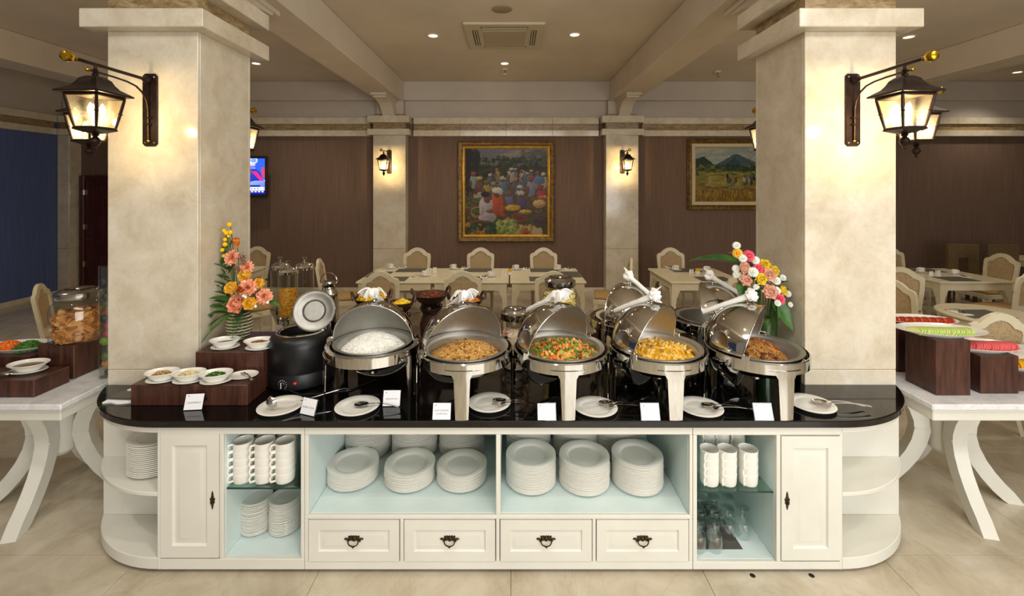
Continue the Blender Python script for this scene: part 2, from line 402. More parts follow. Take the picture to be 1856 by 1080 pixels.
# great columns either side of the buffet
def column(x0, x1, y0, y1):
    c = tag(bpy.data.objects.new('column', None), kind='structure'); COL.objects.link(c); c.location = ((x0+x1)/2, (y0+y1)/2, 0)
    hx, hy = (x1-x0)/2, (y1-y0)/2
    MB().box(-hx+.02, hx-.02, -hy+.02, hy-.02, 0, 3.60).build('core', MARB_D, c)
    for za, zb in ((0,.888),(.890,2.945)):
        for s in (-1, 1):
            MB().box(-hx, hx, min(s*hy, s*(hy-.0195)), max(s*hy, s*(hy-.0195)), za, zb, c=.003).build('panel', MARB, c)
            MB().box(min(s*hx, s*(hx-.0195)), max(s*hx, s*(hx-.0195)), -hy+.0198, hy-.0198, za, zb, c=.003).build('panel', MARB, c)
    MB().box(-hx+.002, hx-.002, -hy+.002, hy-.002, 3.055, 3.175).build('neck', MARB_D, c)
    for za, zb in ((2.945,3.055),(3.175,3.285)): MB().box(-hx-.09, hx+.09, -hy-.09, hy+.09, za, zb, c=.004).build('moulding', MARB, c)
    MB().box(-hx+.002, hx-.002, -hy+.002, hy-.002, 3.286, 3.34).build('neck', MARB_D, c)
    return c
CLX0, CLX1, CRX0, CRX1, CY0, CY1 = -2.455, -1.905, 1.79, 2.345, 2.73, 3.28
column(CLX0, CLX1, CY0, CY1); column(CRX0, CRX1, CY0, CY1)
# panelled door on the back wall, left
def raised(mb, x0, x1, z0, z1, y, rings, depth):
    """slab whose -Y face steps through (inset, recess) rings"""
    L = [(0, depth)] + [(0, 0)] + rings
    vs = []; fs = []
    for ins, d in L: vs += [(x0+ins, y+d, z0+ins), (x1-ins, y+d, z0+ins), (x1-ins, y+d, z1-ins), (x0+ins, y+d, z1-ins)]
    for k in range(len(L)-1):
        for i in range(4):
            j = (i+1) % 4; fs.append((k*4+i, k*4+j, (k+1)*4+j, (k+1)*4+i))
    b = (len(L)-1)*4; fs.append((b, b+1, b+2, b+3)); fs.append((3,2,1,0)); mb.add(vs, fs)
d = MB().box(-8.06, -7.12, YB-.06, YB-.002, 0, 2.14, c=.004).build('door_1', DOORW); d['kind'] = 'structure'
m = MB(); m.box(-8.15, -8.06, YB-.09, YB-.002, 0, 2.22, c=.006); m.box(-7.12, -7.03, YB-.09, YB-.002, 0, 2.22, c=.006); m.box(-8.06, -7.12, YB-.09, YB-.002, 2.14, 2.22, c=.006)
m.build('door_frame', DOORW, d)
for xa, xb in ((-7.98,-7.62),(-7.56,-7.20)):
    for za, zb in ((.15,.75),(.85,1.5),(1.58,2.05)):
        m = MB(); raised(m, xa, xb, za, zb, YB-.072, [(.03,.008),(.06,.0)], .011); m.build('door_panel', DOORW, d)
m = MB(); m.tube([(-8.0,YB-.06,1.03),(-8.0,YB-.11,1.03),(-7.88,YB-.11,1.03)], .011); m.build('door_handle', STEEL, d)
for z in (.5, 1.2, 1.85): MB().box(-8.075, -8.045, YB-.093, YB-.06, z, z+.1, c=.003).build('hinge', STEEL, d)
for px in (1364, 1471):
    x, y = on(px, 1043); q = MB(); q.lathe([(0,.0012),(.011,.0012),(.014,.0),(0,.0)], 16); tag(q.build('floor_plug', DARKP, None, loc=(x, y, .0002)), '%s small dark floor plug in front of the right cabinet' % ('left' if px < 1400 else 'right'), 'floor plug')
# ------------------------------------------------------------------ ceiling fittings
def point(loc, pw, colr, r, parent=None):
    l = bpy.data.lights.new('lamp', 'POINT'); l.energy = pw; l.color = colr; l.shadow_soft_size = r
    o = bpy.data.objects.new('lamp', l); COL.objects.link(o); o.location = loc
    if parent: o.parent = parent
def spot(loc, pw, colr, parent):
    l = bpy.data.lights.new('lamp', 'SPOT'); l.energy = pw; l.color = colr; l.shadow_soft_size = .05; l.spot_size = R_(125); l.spot_blend = .8
    o = bpy.data.objects.new('lamp', l); COL.objects.link(o); o.location = loc; o.parent = parent
fr = MB().lathe([(.058,-.002),(.062,-.012),(.082,-.006),(.085,0),(.058,0)], 28).mesh('frame', PAINT)
ln = MB().lathe([(0,-.004),(.03,-.0045),(.058,-.003),(.058,0)], 24).mesh('lens', LENS)
DL = [(-1.02,5.88,'round ceiling downlight left of the air conditioner panel'),(.83,5.84,'round ceiling downlight right of the air conditioner panel'),
      (-.10,7.2,'round ceiling downlight next to the sprinkler near the back wall'),(-4.09,7.2,'ceiling downlight peeking out beside the left column moulding'),
      (5.26,5.93,'ceiling downlight beside the right column moulding'),(8.75,7.75,'dim downlight in the far right ceiling bay'),
      ]
for x, y, lb in DL:
    t = thing('ceiling_light', lb, 'ceiling light', (x, y, ZC)); link('frame', fr, t); link('lens', ln, t)
    spot((0,0,-.03), DOWN_W, (1.0,.88,.70), t)
for x, y, lb in ((-.3,1.2,'downlight above the middle of the buffet front'),(-2.9,1.0,'downlight above the left end of the buffet'),(3.0,1.0,'downlight above the right end of the buffet'),(-5.5,4.4,'downlight in the bay left of the left column'),(4.4,3.4,'downlight in the bay right of the right column')):   # the same lights in the bays in front of the frame
    t = thing('ceiling_light', lb, 'ceiling light', (x, y, ZC), 0, 'downlights above the buffet front'); link('frame', fr, t); link('lens', ln, t)
    spot((0,0,-.03), DOWN_W*1.05, (1.0,.92,.80), t)
ac = thing('air_conditioner', 'square ceiling cassette air conditioner with slotted vents', 'air conditioner', (-.08, 5.89, ZC))
CAS = pm('cassette_plastic', (200,188,160), .5)
m = MB(); m.box(-.5,.5,-.5,.5,-.035,-.001,c=.008); m.build('panel', CAS, ac)
m = MB(); m.box(-.27,.27,-.27,.27,-.042,-.034,c=.004)
m.build('grille', pm('cassette_grille', (182,170,142), .55), ac)
for k in range(4):
    m = MB(); m.box(-.29,.29,.335,.405,-.0375,-.030,mi=1)
    for j in (0,1): m.box(-.28,.28,.345+.03*j,.36+.03*j,-.041,-.036)
    m.build('vent', [CAS, DARKP], ac, rot=(0,0,R_(90*k)))
sp = thing('ceiling_speaker', 'round flush speaker in the ceiling above the air conditioner', 'speaker', (-.10, 5.02, ZC))
MB().lathe([(0,-.008),(.10,-.009),(.115,-.004),(.118,0)], 32).build('grille', pm('speaker_grille', (150,136,110), .7), sp)
def sprinkler(x, y, lb):
    s = thing('sprinkler', lb, 'sprinkler', (x, y, ZC))
    MB().lathe([(0,-.03),(.05,-.03),(.06,-.001),(0,-.001)], 20).build('cover_plate', PAINT, s)
    m = MB(); m.tube([(0,0,-.03),(0,0,-.06)], .018); m.tube([(-.02,0,-.06),(-.024,0,-.085),(-.006,0,-.105)], .004, 6); m.tube([(.02,0,-.06),(.024,0,-.085),(.006,0,-.105)], .004, 6); m.box(-.024,.024,-.004,.004,-.064,-.058); m.lathe([(0,-.112),(.03,-.112),(.03,-.105),(0,-.105)], 14); m.build('head', STEEL, s)
sprinkler(-.10, 7.55, 'small sprinkler head hanging by the downlight near the back wall')
sprinkler(3.55, 7.7, 'small sprinkler head in the ceiling beside the right column capital')
sprinkler(7.6, 7.7, 'small sprinkler head in the far right ceiling bay')
# ------------------------------------------------------------------ wall lanterns
def make_lantern():
    t = thing('wall_lantern', '', 'wall lamp', (0,0,0))           # wall plane at y=0, lamp projects to -y
    m = MB(); m.prism([(-.045,-.205),(-.03,-.22),(.03,-.22),(.045,-.205),(.045,.205),(.03,.22),(-.03,.22),(-.045,.205)], 0, .012, c=.003, M=RX(90))
    bp = m.build('backplate', BRONZE, t)
    for x in (-.027,.027):
        for z in (-.2,.2): MB().ball((x,-.012,z),(.006,.005,.006),8,5).build('screw', STEEL, bp)
    m = MB(); m.lathe([(.022,0),(.022,.03),(.014,.04),(.011,.05)], 14, TR(0,-.012,.178) @ RX(90)); m.tube([(0,-.02,.178),(0,-.50,.178)], .0095, 10); m.build('arm', BRONZE, t)
    MB().lathe([(.009,0),(.013,.004),(.012,.018),(.016,.022),(.026,.04),(.027,.052),(.02,.068),(0,.076)], 16, TR(0,-.47,.178) @ RX(90)).build('finial_ball', BRASS, t)
    m = MB(); pts = [(0,-.02,-.185),(0,-.022,-.1),(0,-.024,0),(0,-.035,.05),(0,-.065,.095),(0,-.11,.122),(0,-.17,.134),(0,-.25,.139),(0,-.41,.141)]
    m.tube(pts, .0055, 8)
    for z in (-.09,-.05): m.tube([(-.016,-.012,z),(-.012,-.026,z),(.012,-.026,z),(.016,-.012,z)], .006, 6)
    sc = m.build('scroll_arm', BRONZE, t)
    MB().ball((0,-.41,.141), .011, 10, 6).build('scroll_ball', BRASS, sc); MB().ball((0,-.02,-.19), .009, 8, 5).build('scroll_ball', BRASS, sc)
    yc = -.366
    def sq(h, z): return [(-h,yc-h,z),(h,yc-h,z),(h,yc+h,z),(-h,yc+h,z)]
    m = MB(); L = [(.012,.118),(.03,.112),(.046,.098),(.056,.075),(.07,.055),(.098,.036),(.112,.026),(.112,.018),(.09,.016),(.078,.006)]
    vs = [p for h, z in L for p in sq(h, z)]; fs = [tuple(range(4)), tuple(range(len(vs)-4, len(vs)))]
    for k in range(len(L)-1):
        for i in range(4): fs.append((k*4+i, k*4+(i+1)%4, (k+1)*4+(i+1)%4, (k+1)*4+i))
    m.add(vs, fs); m.lathe([(.012,.118),(.016,.128),(.008,.136),(.014,.146),(.007,.156),(.007,.178)], 12, TR(0,yc,0)); m.build('roof', BRONZE, t, ang=25)
    top, bot, zt, zb = .083, .056, .008, -.158
    m = MB()
    for sx in (-1,1):
        for sy in (-1,1):
            P = [Vector((sx*(top+(bot-top)*u), yc+sy*(top+(bot-top)*u), zt+(zb-zt)*u)) for u in (0,.4,.47,.5,.53,.6,1)]
            m.tube(P, [.0065,.008,.0075,.013,.0075,.008,.006], 8)
    for h, z in ((top,zt),(bot,zb)):
        for i in range(4):
            a, b = sq(h, z)[i], sq(h, z)[(i+1)%4]; m.tube([a, b], .007, 6)
    L = [(bot+.006,zb),(bot+.008,zb-.01),(.03,zb-.025),(.012,zb-.03)]
    vs = [p for h, z in L for p in sq(h, z)]; fs = [tuple(range(12,16)), tuple(range(4))]
    for k in range(3):
        for i in range(4): fs.append((k*4+i, k*4+(i+1)%4, (k+1)*4+(i+1)%4, (k+1)*4+i))
    m.add(vs, fs); m.build('cage', BRONZE, t, ang=30)
    MB().lathe([(.012,zb-.028),(.017,zb-.036),(.009,zb-.044),(.022,zb-.058),(.025,zb-.07),(.017,zb-.088),(.007,zb-.096),(.010,zb-.104),(0,zb-.118)], 12, TR(0,yc,0)).build('drop_finial', BRONZE, t)
    A, B = sq(top-.002, zt), sq(bot-.002, zb)
    for i in range(4):
        j = (i+1) % 4; MB().add([A[i],A[j],B[j],B[i]], [(0,1,2,3)]).build('pane', LGLASS, t, ang=0)
    for k in range(3):
        a = R_(30+120*k); x, y = .028*math.cos(a), .028*math.sin(a)
        m = MB(); m.lathe([(0,.07),(.006,.06),(.012,.04),(.0125,.025),(.008,.008),(.006,0)], 10, TR(x, yc+y, -.095)); b_ = m.build('bulb', BULB, t)
        MB().lathe([(.008,0),(.008,-.05),(.012,-.056),(0,-.056)], 10, TR(x, yc+y, -.095)).build('candle_tube', CREAM, b_)
    return t
lan = make_lantern()
LZ = 2.468
LANT = [((-2.19,2.73),0,'bronze wall lantern on the front face of the left marble column'),
        ((CLX0,3.0),-90,'bronze lantern on the outer side of the left column, half hidden by the front one'),
        ((-2.18,3.28),180,'bronze lantern behind the left column, peeking out by the television'),
        ((2.075,2.73),0,'bronze wall lantern on the front face of the right marble column'),
        ((CRX1,3.0),90,'bronze lantern on the outer side of the right column, behind the front one'),
        ((2.07,3.28),180,'bronze lantern behind the right column, peeking out over the landscape painting'),
        ((-2.255,8.32),0,'small lit lantern on the left pilaster of the back wall'),
        ((2.065,8.32),0,'small lit lantern on the right pilaster of the back wall')]
for i, ((x, y), rz, lb) in enumerate(LANT):
    t = lan if i == 0 else copy_tree(lan)
    t.location = (x, y, LZ); t.rotation_euler = (0,0,R_(rz)); t['label'] = lb; t['group'] = 'bronze wall lanterns'
    point((0,-.366,-.09), LANTERN_W, (1.0,.76,.42), .02, t)
# ------------------------------------------------------------------ pictures and television
def canvas(name, x0, x1, z0, z1, y, img, parent, emit=0.0):
    h, w_ = img.shape[:2]; vs = []; fs = []
    for j in range(h+1):
        for i in range(w_+1): vs.append((x0+(x1-x0)*i/w_, y, z1+(z0-z1)*j/h))
    for j in range(h):
        for i in range(w_): fs.append((j*(w_+1)+i, (j+1)*(w_+1)+i, (j+1)*(w_+1)+i+1, j*(w_+1)+i+1))
    me = bpy.data.meshes.new(name); me.from_pydata(vs, [], fs)
    ca = me.color_attributes.new('paint', 'FLOAT_COLOR', 'CORNER')
    c = np.clip(img.reshape(-1,3), 0, 1); c = np.where(c <= .04045, c/12.92, ((c+.055)/1.055)**2.4)
    c = np.concatenate([c, np.ones((len(c),1))], 1).repeat(4, 0).astype(np.float32); ca.data.foreach_set('color', c.ravel())
    mt = pm(name+'_paint', (128,128,128), .45, spec=.3); a = nd(mt, 'ShaderNodeVertexColor', layer_name='paint'); b = mt.node_tree.nodes['Principled BSDF']
    if emit: b.inputs['Base Color'].default_value = (.01,.01,.01,1); mt.node_tree.links.new(a.outputs[0], b.inputs['Emission Color']); b.inputs['Emission Strength'].default_value = emit
    else: mt.node_tree.links.new(a.outputs[0], b.inputs['Base Color'])
    me.materials.append(mt); return link(name, me, parent)
rng = np.random.default_rng(5)
class Paint:
    def __init__(s, w_, h): s.w, s.h = w_, h; s.a = np.zeros((h, w_, 3)); s.y, s.x = np.mgrid[0:h, 0:w_]; s.x = (s.x+.5)/w_; s.y = (s.y+.5)/h
    def grad(s, y0, y1, c0, c1):
        t = np.clip((s.y-y0)/(y1-y0), 0, 1)[...,None]; mk = (s.y >= y0) & (s.y < y1)
        s.a[mk] = ((1-t)*np.array(c0)/255+t*np.array(c1)/255)[mk]
    def ell(s, cx, cy, rx, ry, c, al=1.0, shade=.25):
        i0, i1 = max(0, int((cx-rx)*s.w)), min(s.w, int((cx+rx)*s.w)+2); j0, j1 = max(0, int((cy-ry)*s.h)), min(s.h, int((cy+ry)*s.h)+2)
        if i1 <= i0 or j1 <= j0: return
        X, Y, A = s.x[j0:j1,i0:i1], s.y[j0:j1,i0:i1], s.a[j0:j1,i0:i1]
        d = ((X-cx)/rx)**2+((Y-cy)/ry)**2; mk = d < 1
        sh = 1+shade*(-(X-cx)/rx*.5-(Y-cy)/ry*.5)
        A[mk] = (1-al)*A[mk]+al*(np.array(c)/255*sh[...,None])[mk]
    def poly(s, pts, c, al=1.0):
        mk = np.ones_like(s.x, bool); n = len(pts)
        for i in range(n):
            (x1,y1),(x2,y2) = pts[i], pts[(i+1)%n]; mk &= ((x2-x1)*(s.y-y1)-(y2-y1)*(s.x-x1)) >= 0
        s.a[mk] = (1-al)*s.a[mk]+al*np.array(c)/255
    def dabs(s, n, r0, r1, jit, warp=0.0):
        if warp:
            g = rng.standard_normal((2, s.h//5+2, s.w//5+2)).repeat(5,1).repeat(5,2)[:, :s.h, :s.w]*warp
            jj, ii = np.mgrid[0:s.h, 0:s.w]; s.a = s.a[np.clip(jj+g[0], 0, s.h-1).astype(int), np.clip(ii+g[1], 0, s.w-1).astype(int)]
        for k in range(n):
            x, y = rng.uniform(0,1), rng.uniform(0,1); c = s.a[min(s.h-1,int(y*s.h)), min(s.w-1,int(x*s.w))]*255*rng.uniform(1-jit,1+jit)+rng.normal(0,8,3)
            r = rng.uniform(r0, r1); s.ell(x, y, r*rng.uniform(.6,1.5), r*rng.uniform(.5,1.2), c, .75)
    def tone(s, sat, val): g = s.a.mean(2, keepdims=True); s.a = (g+(s.a-g)*sat)*val
    def noise(s, amt): s.a *= 1+amt*rng.standard_normal((s.h, s.w, 1)); s.a += .012*rng.standard_normal((s.h, s.w, 3))
p = Paint(232, 244)
p.grad(0,.2,(124,124,136),(112,112,104)); p.grad(.2,.42,(66,66,46),(74,64,46)); p.grad(.42,1.01,(104,84,58),(88,68,44))
for k in range(26): p.ell(rng.uniform(.45,.8), rng.uniform(.03,.15), .09, .018, (160,150,140) if k%3 else (190,160,120), .35)
for k in range(240): p.ell(rng.uniform(0,1), rng.uniform(.10,.33), rng.uniform(.01,.04), rng.uniform(.008,.03), random.choice([(44,52,34),(58,62,40),(80,78,54),(36,40,34)]), .7)
for k in range(70): p.ell(rng.uniform(0,.16), rng.uniform(0,.5), .03, .05, (42,40,38), .6)
for k in range(40): p.ell(rng.uniform(.7,1), rng.uniform(.02,.2), .03, .02, (84,92,76), .5)
for k in range(220): p.ell(rng.uniform(0,1), rng.uniform(.42,.9), rng.uniform(.01,.03), rng.uniform(.006,.02), random.choice([(132,104,66),(84,66,44),(150,120,70),(110,84,70),(96,92,52)]), .6)
def figure(x, y, s_, body, hat, skin=(120,76,52), skirt=None):
    p.ell(x, y+.09*s_, .05*s_, .085*s_, body); 
    if skirt: p.ell(x+.01*s_, y+.18*s_, .075*s_, .05*s_, skirt)
    p.ell(x-.035*s_, y+.11*s_, .016*s_, .05*s_, skin); p.ell(x, y, .026*s_, .03*s_, skin); p.ell(x, y-.018*s_, .034*s_, .02*s_, hat)
pal = [(120,110,140),(96,120,140),(150,130,110),(140,80,70),(170,150,70),(110,90,110),(90,100,120)]
for k in range(26): figure(rng.uniform(.3,.97), rng.uniform(.24,.40), rng.uniform(.5,.75), random.choice(pal), random.choice([(210,200,180),(190,90,70),(200,180,90),(150,170,180)]))
figure(.10,.30,.95,(150,160,166),(170,80,80)); figure(.17,.36,1.1,(120,80,74),(206,190,110),skirt=(180,160,140)); figure(.26,.40,.95,(176,160,60),(150,110,50))
figure(.45,.36,1.05,(96,130,150),(190,190,180)); figure(.34,.42,.9,(150,140,120),(170,150,120)); figure(.56,.25,.8,(170,170,150),(210,210,190))
figure(.61,.37,.95,(90,96,130),(220,130,80)); figure(.80,.36,1.15,(140,140,164),(170,80,80)); figure(.66,.46,1.0,(150,170,180),(200,215,205)); figure(.95,.31,.9,(190,180,160),(210,200,150))
p.ell(.90,.37,.07,.05,(96,120,160)); figure(.92,.46,1.1,(190,50,80),(170,60,70)); figure(.53,.53,1.1,(110,110,160),(130,100,90)); figure(.68,.54,1.25,(92,78,120),(200,190,170),skirt=(84,70,100))
for x, y, rx, ry, c, f in ((.06,.66,.07,.04,(150,110,70),(80,100,50)),(.15,.74,.09,.07,(170,130,90),(90,100,50)),(.15,.6,.07,.03,(130,100,66),(80,110,56)),(.58,.70,.11,.055,(90,80,60),(220,170,50)),(.66,.80,.10,.055,(150,90,60),(130,60,50)),(.73,.74,.09,.03,(140,120,60),(220,190,60)),(.92,.84,.13,.07,(80,90,60),(90,60,70)),(.90,.64,.08,.05,(210,150,80),(220,180,110)),(.94,.57,.06,.02,(180,100,60),(230,130,60))):
    p.ell(x, y, rx, ry, c); p.ell(x, y-.012, rx*.86, ry*.66, f)
    for k in range(14): a = rng.uniform(0,6.28); q = rng.uniform(0,.75); p.ell(x+rx*q*math.cos(a), y-.012+ry*.6*q*math.sin(a), .012, .010, tuple(min(255, int(v*rng.uniform(.8,1.35))) for v in f))
p.ell(.39,.64,.075,.13,(214,84,44)); p.ell(.45,.72,.03,.07,(206,76,40)); p.ell(.47,.78,.035,.02,(140,86,60)); p.ell(.385,.52,.04,.05,(120,74,54)); p.ell(.385,.485,.062,.035,(226,222,206)); p.ell(.43,.50,.03,.04,(206,200,186))
p.ell(.25,.66,.085,.10,(208,192,196)); p.ell(.27,.80,.11,.065,(186,170,176)); p.ell(.20,.72,.03,.06,(200,184,190)); p.ell(.30,.73,.05,.02,(140,92,66)); p.ell(.265,.58,.045,.055,(132,84,60)); p.ell(.245,.53,.055,.035,(40,40,52))
p.poly([(.34,.90),(.52,.79),(.56,.84),(.38,.95)], (196,140,90))
p.ell(.18,.97,.22,.14,(120,84,50)); p.ell(.18,.98,.20,.125,(60,66,40))
for k in range(46): p.ell(rng.uniform(.02,.36), rng.uniform(.88,1.0), .03, .03, random.choice([(64,94,64),(84,110,66),(206,140,50),(190,120,50),(50,80,60)]))
for k in range(80): p.ell(rng.uniform(.39,.62), rng.uniform(.84,1.0), .024, .023, random.choice([(150,176,66),(170,190,80),(120,150,56),(186,196,110)]))
for k in range(50): p.ell(rng.uniform(.62,.86), rng.uniform(.90,1.0), .026, .024, random.choice([(176,180,90),(190,160,80),(200,90,50),(150,150,70),(210,190,120)]))
p.poly([(.82,.93),(.93,.92),(.94,1.0),(.80,1.0)], (206,186,146))
p.dabs(5000, .0022, .0052, .22, .5); p.tone(.88, .78); p.noise(.05)
def framed(name, label, x0, x1, z0, z1, y, img, steps, canv):
    t = thing(name, label, 'painting', ((x0+x1)/2, y, (z0+z1)/2)); hx, hz = (x1-x0)/2, (z1-z0)/2
    tot = steps[-1][0]
    for nm, mt, prof in canv:
        L = [(i, d) for i, d in prof]; vs = []; fs = []
        for i, d in L: vs += [(-hx+i,d,-hz+i),(hx-i,d,-hz+i),(hx-i,d,hz-i),(-hx+i,d,hz-i)]
        for k in range(len(L)-1):
            for q in range(4): fs.append((k*4+q, k*4+(q+1)%4, (k+1)*4+(q+1)%4, (k+1)*4+q))
        MB().add(vs, fs).build(nm, mt, t, ang=25)
    i = tot; canvas('canvas', -hx+i, hx-i, -hz+i, hz-i, steps[-1][1], img, t); return t
GOLD = tex(pm('gold_leaf', (206,160,56), .35, .55), [(.3,(200,146,44)),(.7,(236,190,84))], nscale=12)
DGOLD = tex(pm('dark_gold', (92,66,20), .4, .4), [(.3,(66,46,14)),(.7,(138,104,40))], nscale=14)
LINER = pm('linen_liner', (206,196,166), .8)
framed('market_painting', 'large square market scene painting in gold frame between the pilasters', -1.005, .828, .965, 2.865, YB-.005, p.a, [(.135,-.012)],
    [('outer_frame', DGOLD, [(0,0),(0,-.05),(.012,-.06),(.03,-.052),(.045,-.05),(.085,-.03),(.092,-.03)]), ('inner_frame', GOLD, [(.092,-.02),(.092,-.034),(.102,-.04),(.118,-.034),(.136,-.012)])])
p = Paint(210, 120)
p.grad(0,.32,(170,186,180),(196,206,190)); p.grad(.32,.52,(60,86,66),(84,100,60)); p.grad(.52,1.01,(170,140,50),(150,112,36))
for k in range(30): p.ell(rng.uniform(0,1), rng.uniform(.02,.2), .09, .04, (206,206,190), .4)
p.poly([(.22,.34),(.46,.12),(.52,.12),(.84,.36)], (88,112,118)); p.poly([(.36,.36),(.47,.15),(.55,.36)], (64,92,104)); p.poly([(.0,.2),(.1,.17),(.3,.40),(0,.45)], (50,76,50))
for k in range(150): p.ell(rng.uniform(0,1), rng.uniform(.32,.5), .03, .03, random.choice([(48,74,44),(70,92,50),(92,110,60),(150,150,70)]), .7)
for k in range(40): p.ell(rng.uniform(.0,1), rng.uniform(.46,.52), .05, .012, (196,176,70), .7)
for k in range(24): p.ell(rng.uniform(.02,.55), rng.uniform(.56,.70), .06, .055, random.choice([(176,160,70),(150,136,60),(196,176,90)]), .8)
for k in range(26): p.ell(rng.uniform(.35,.95), rng.uniform(.52,.68), .016, .05, random.choice([(70,84,110),(110,70,60),(190,180,170),(60,60,64),(140,110,90)]))
for k in range(60): p.ell(rng.uniform(0,1), rng.uniform(.72,.8), .05, .012, random.choice([(186,158,90),(120,100,50)]), .6)
for k in range(260): p.ell(rng.uniform(0,1), rng.uniform(.8,1), .006, .05, random.choice([(190,150,40),(150,104,30),(110,84,26),(206,170,70)]), .7)
p.dabs(4000, .003, .007, .2, .6); p.tone(.95, .8); p.noise(.04)
framed('landscape_painting', 'landscape painting of rice fields and mountain half hidden by right column', 3.345, 5.25, 1.57, 2.915, YB-.005, p.a, [(.165,-.014)],
    [('outer_frame', DGOLD, [(0,0),(0,-.05),(.012,-.06),(.04,-.05),(.06,-.055),(.09,-.03)]), ('liner', LINER, [(.09,-.03),(.12,-.026),(.15,-.024)]), ('inner_frame', GOLD, [(.15,-.024),(.158,-.03),(.166,-.014)])])
p = Paint(220, 130)
p.grad(0,1.01,(196,200,250),(150,160,240)); p.poly([(.86,0),(1,0),(1,.6),(.86,.5)], (40,90,220)); p.poly([(.95,.25),(1,.25),(1,.55),(.95,.5)], (190,60,110))
p.poly([(.62,.22),(.86,.2),(.86,.27),(.62,.28)], (110,110,190)); p.ell(.82,.58,.14,.3,(30,50,170)); p.poly([(.80,.36),(.88,.36),(.99,.62),(.97,.70)], (210,40,120)); p.ell(.76,.38,.05,.14,(80,84,140)); p.ell(.62,.55,.1,.16,(170,130,210)); p.ell(.90,.72,.14,.1,(110,140,240)); p.ell(.3,.5,.2,.3,(120,90,170))
p.ell(.83,.06,.065,.10,(210,220,246)); p.ell(.83,.05,.045,.06,(120,150,220)); p.poly([(.0,.80),(.98,.80),(.98,.9),(0,.9)], (240,240,240)); p.poly([(.55,.75),(.93,.75),(.93,.80),(.55,.80)], (20,40,130))
for k in range(14): p.poly([(.3+.045*k,.83),(.325+.045*k,.83),(.325+.045*k,.87),(.3+.045*k,.87)], (120,120,150))
p.poly([(0,.9),(1,.9),(1,1),(0,1)], (20,24,150))
for k in range(18): p.poly([(.1+.05*k,.915),(.13+.05*k,.915),(.13+.05*k,.945),(.1+.05*k,.945)], (220,220,255))
t = thing('television', 'wall-mounted flat television showing a news broadcast beside the left column', 'television', (-5.12, 8.2, 2.19), R_(6))
m = MB(); m.box(-.64,.64,-.02,.035,-.38,.38,c=.01); m.build('housing', DARKP, t)
canvas('screen', -.60, .60, -.32, .335, -.0215, p.a, t, emit=1.4)
m = MB(); m.box(-.12,.12,.035,.30,-.15,.15,c=.01); m.build('wall_bracket', DARKP, t)
# ================================================================== BUFFET COUNTER
ZT, ZU, YFACE = .80, .763, 2.32
S_ = YFACE / F
def fx(px): return (px-CX)*S_
def fz(py): return EYE-(py-CY)*S_
def arc(cx, cy, a, b, left, n=18):
    # circular arc, tangent to the front edge, reaching (cx -/+ a, cy) from (cx, cy-b)
    t = 2*math.atan2(b, a); r = a/math.sin(t); out = []
    for k in range(n+1):
        e = t*(1-k/n); x = r*math.sin(e); out.append((cx-x if left else cx+x, cy-b+r*(1-math.cos(e))))
    return out
XLc, XRc = fx(285), fx(1527)
top = arc(XLc, 2.724, .625, .424, True) + arc(XRc, 2.724, .625, .424, False)[::-1] + [(CRX0-.003, 2.726), (CRX0-.003, 3.70), (CLX1+.003, 3.70), (CLX1+.003, 2.726)]
wt = MB(); wt.prism(top, ZU, ZT, c=.004)
tag(wt.build('worktop', GRAN), 'glossy black stone worktop with rounded ends carrying the buffet', 'worktop')
def unit(name, label, x0):
    return thing(name, label, 'cabinet', (x0, YFACE, 0))
HANDLE_MESH = None
def pull_mesh():
    m = MB(); B = TR(0,-.003,0)
    for x, rx, rz in ((0,.013,.013),(-.018,.009,.010),(.018,.009,.010),(-.034,.009,.006),(.034,.009,.006)): m.ball((x,-.002,.006), (rx,.005,rz), 10, 6)
    for x, z in ((-.024,.018),(.024,.018),(-.012,.019),(.012,.019),(-.030,-.004),(.030,-.004),(0,.019)): m.ball((x,-.002,z), (.006,.004,.006), 8, 5)
    for s in (-1,1): m.add([(s*.042,-.001,.014),(s*.052,-.003,.006),(s*.042,-.001,-.002),(s*.036,-.001,.006),(s*.042,-.006,.006)], [(0,1,4),(1,2,4),(2,3,4),(3,0,4)]); m.tube([(s*.026,-.004,.006),(s*.026,-.016,.004)], .0035, 6)
    m.tube([(-.026,-.014,.004),(-.026,-.015,-.006),(-.019,-.016,-.016),(-.008,-.017,-.020),(0,-.017,-.023),(.008,-.017,-.020),(.019,-.016,-.016),(.026,-.015,-.006),(.026,-.014,.004)], [.003,.0035,.003,.0035,.005,.0035,.003,.0035,.003], 6)
    m.ball((0,-.017,-.025), .005, 8, 5); return m.mesh('handle', ANTIQ)
PULL = pull_mesh()
def esc_mesh():
    m = MB()
    for z, rx, rz in ((0,.011,.020),(.018,.008,.008),(.030,.006,.009),(-.020,.008,.009),(-.032,.006,.008),(.040,.003,.006),(-.042,.003,.006)): m.ball((0,-.001,z), (rx,.004,rz), 10, 6)
    for s in (-1,1): m.ball((s*.009,-.001,.004),(.005,.003,.008),8,5); m.ball((s*.008,-.001,-.012),(.005,.003,.006),8,5)
    m.tube([(0,-.003,.008),(0,-.014,.004),(0,-.014,-.012),(0,-.004,-.016)], .003, 6); return m.mesh('handle', ANTIQ)
ESC = esc_mesh()
DEPTH = .74
def panel(par, nm, x0, x1, y0, y1, z0, z1, mat, c=.002): return MB().box(x0, x1, y0, y1, z0, z1, c=c).build(nm, mat, par)
def foot(par, x, y=.12): 
    m = MB(); m.lathe([(0,0),(.028,0),(.034,.008),(.034,.0215),(0,.0215)], 16); m.build('foot', WHITE, par, loc=(x, y, 0))
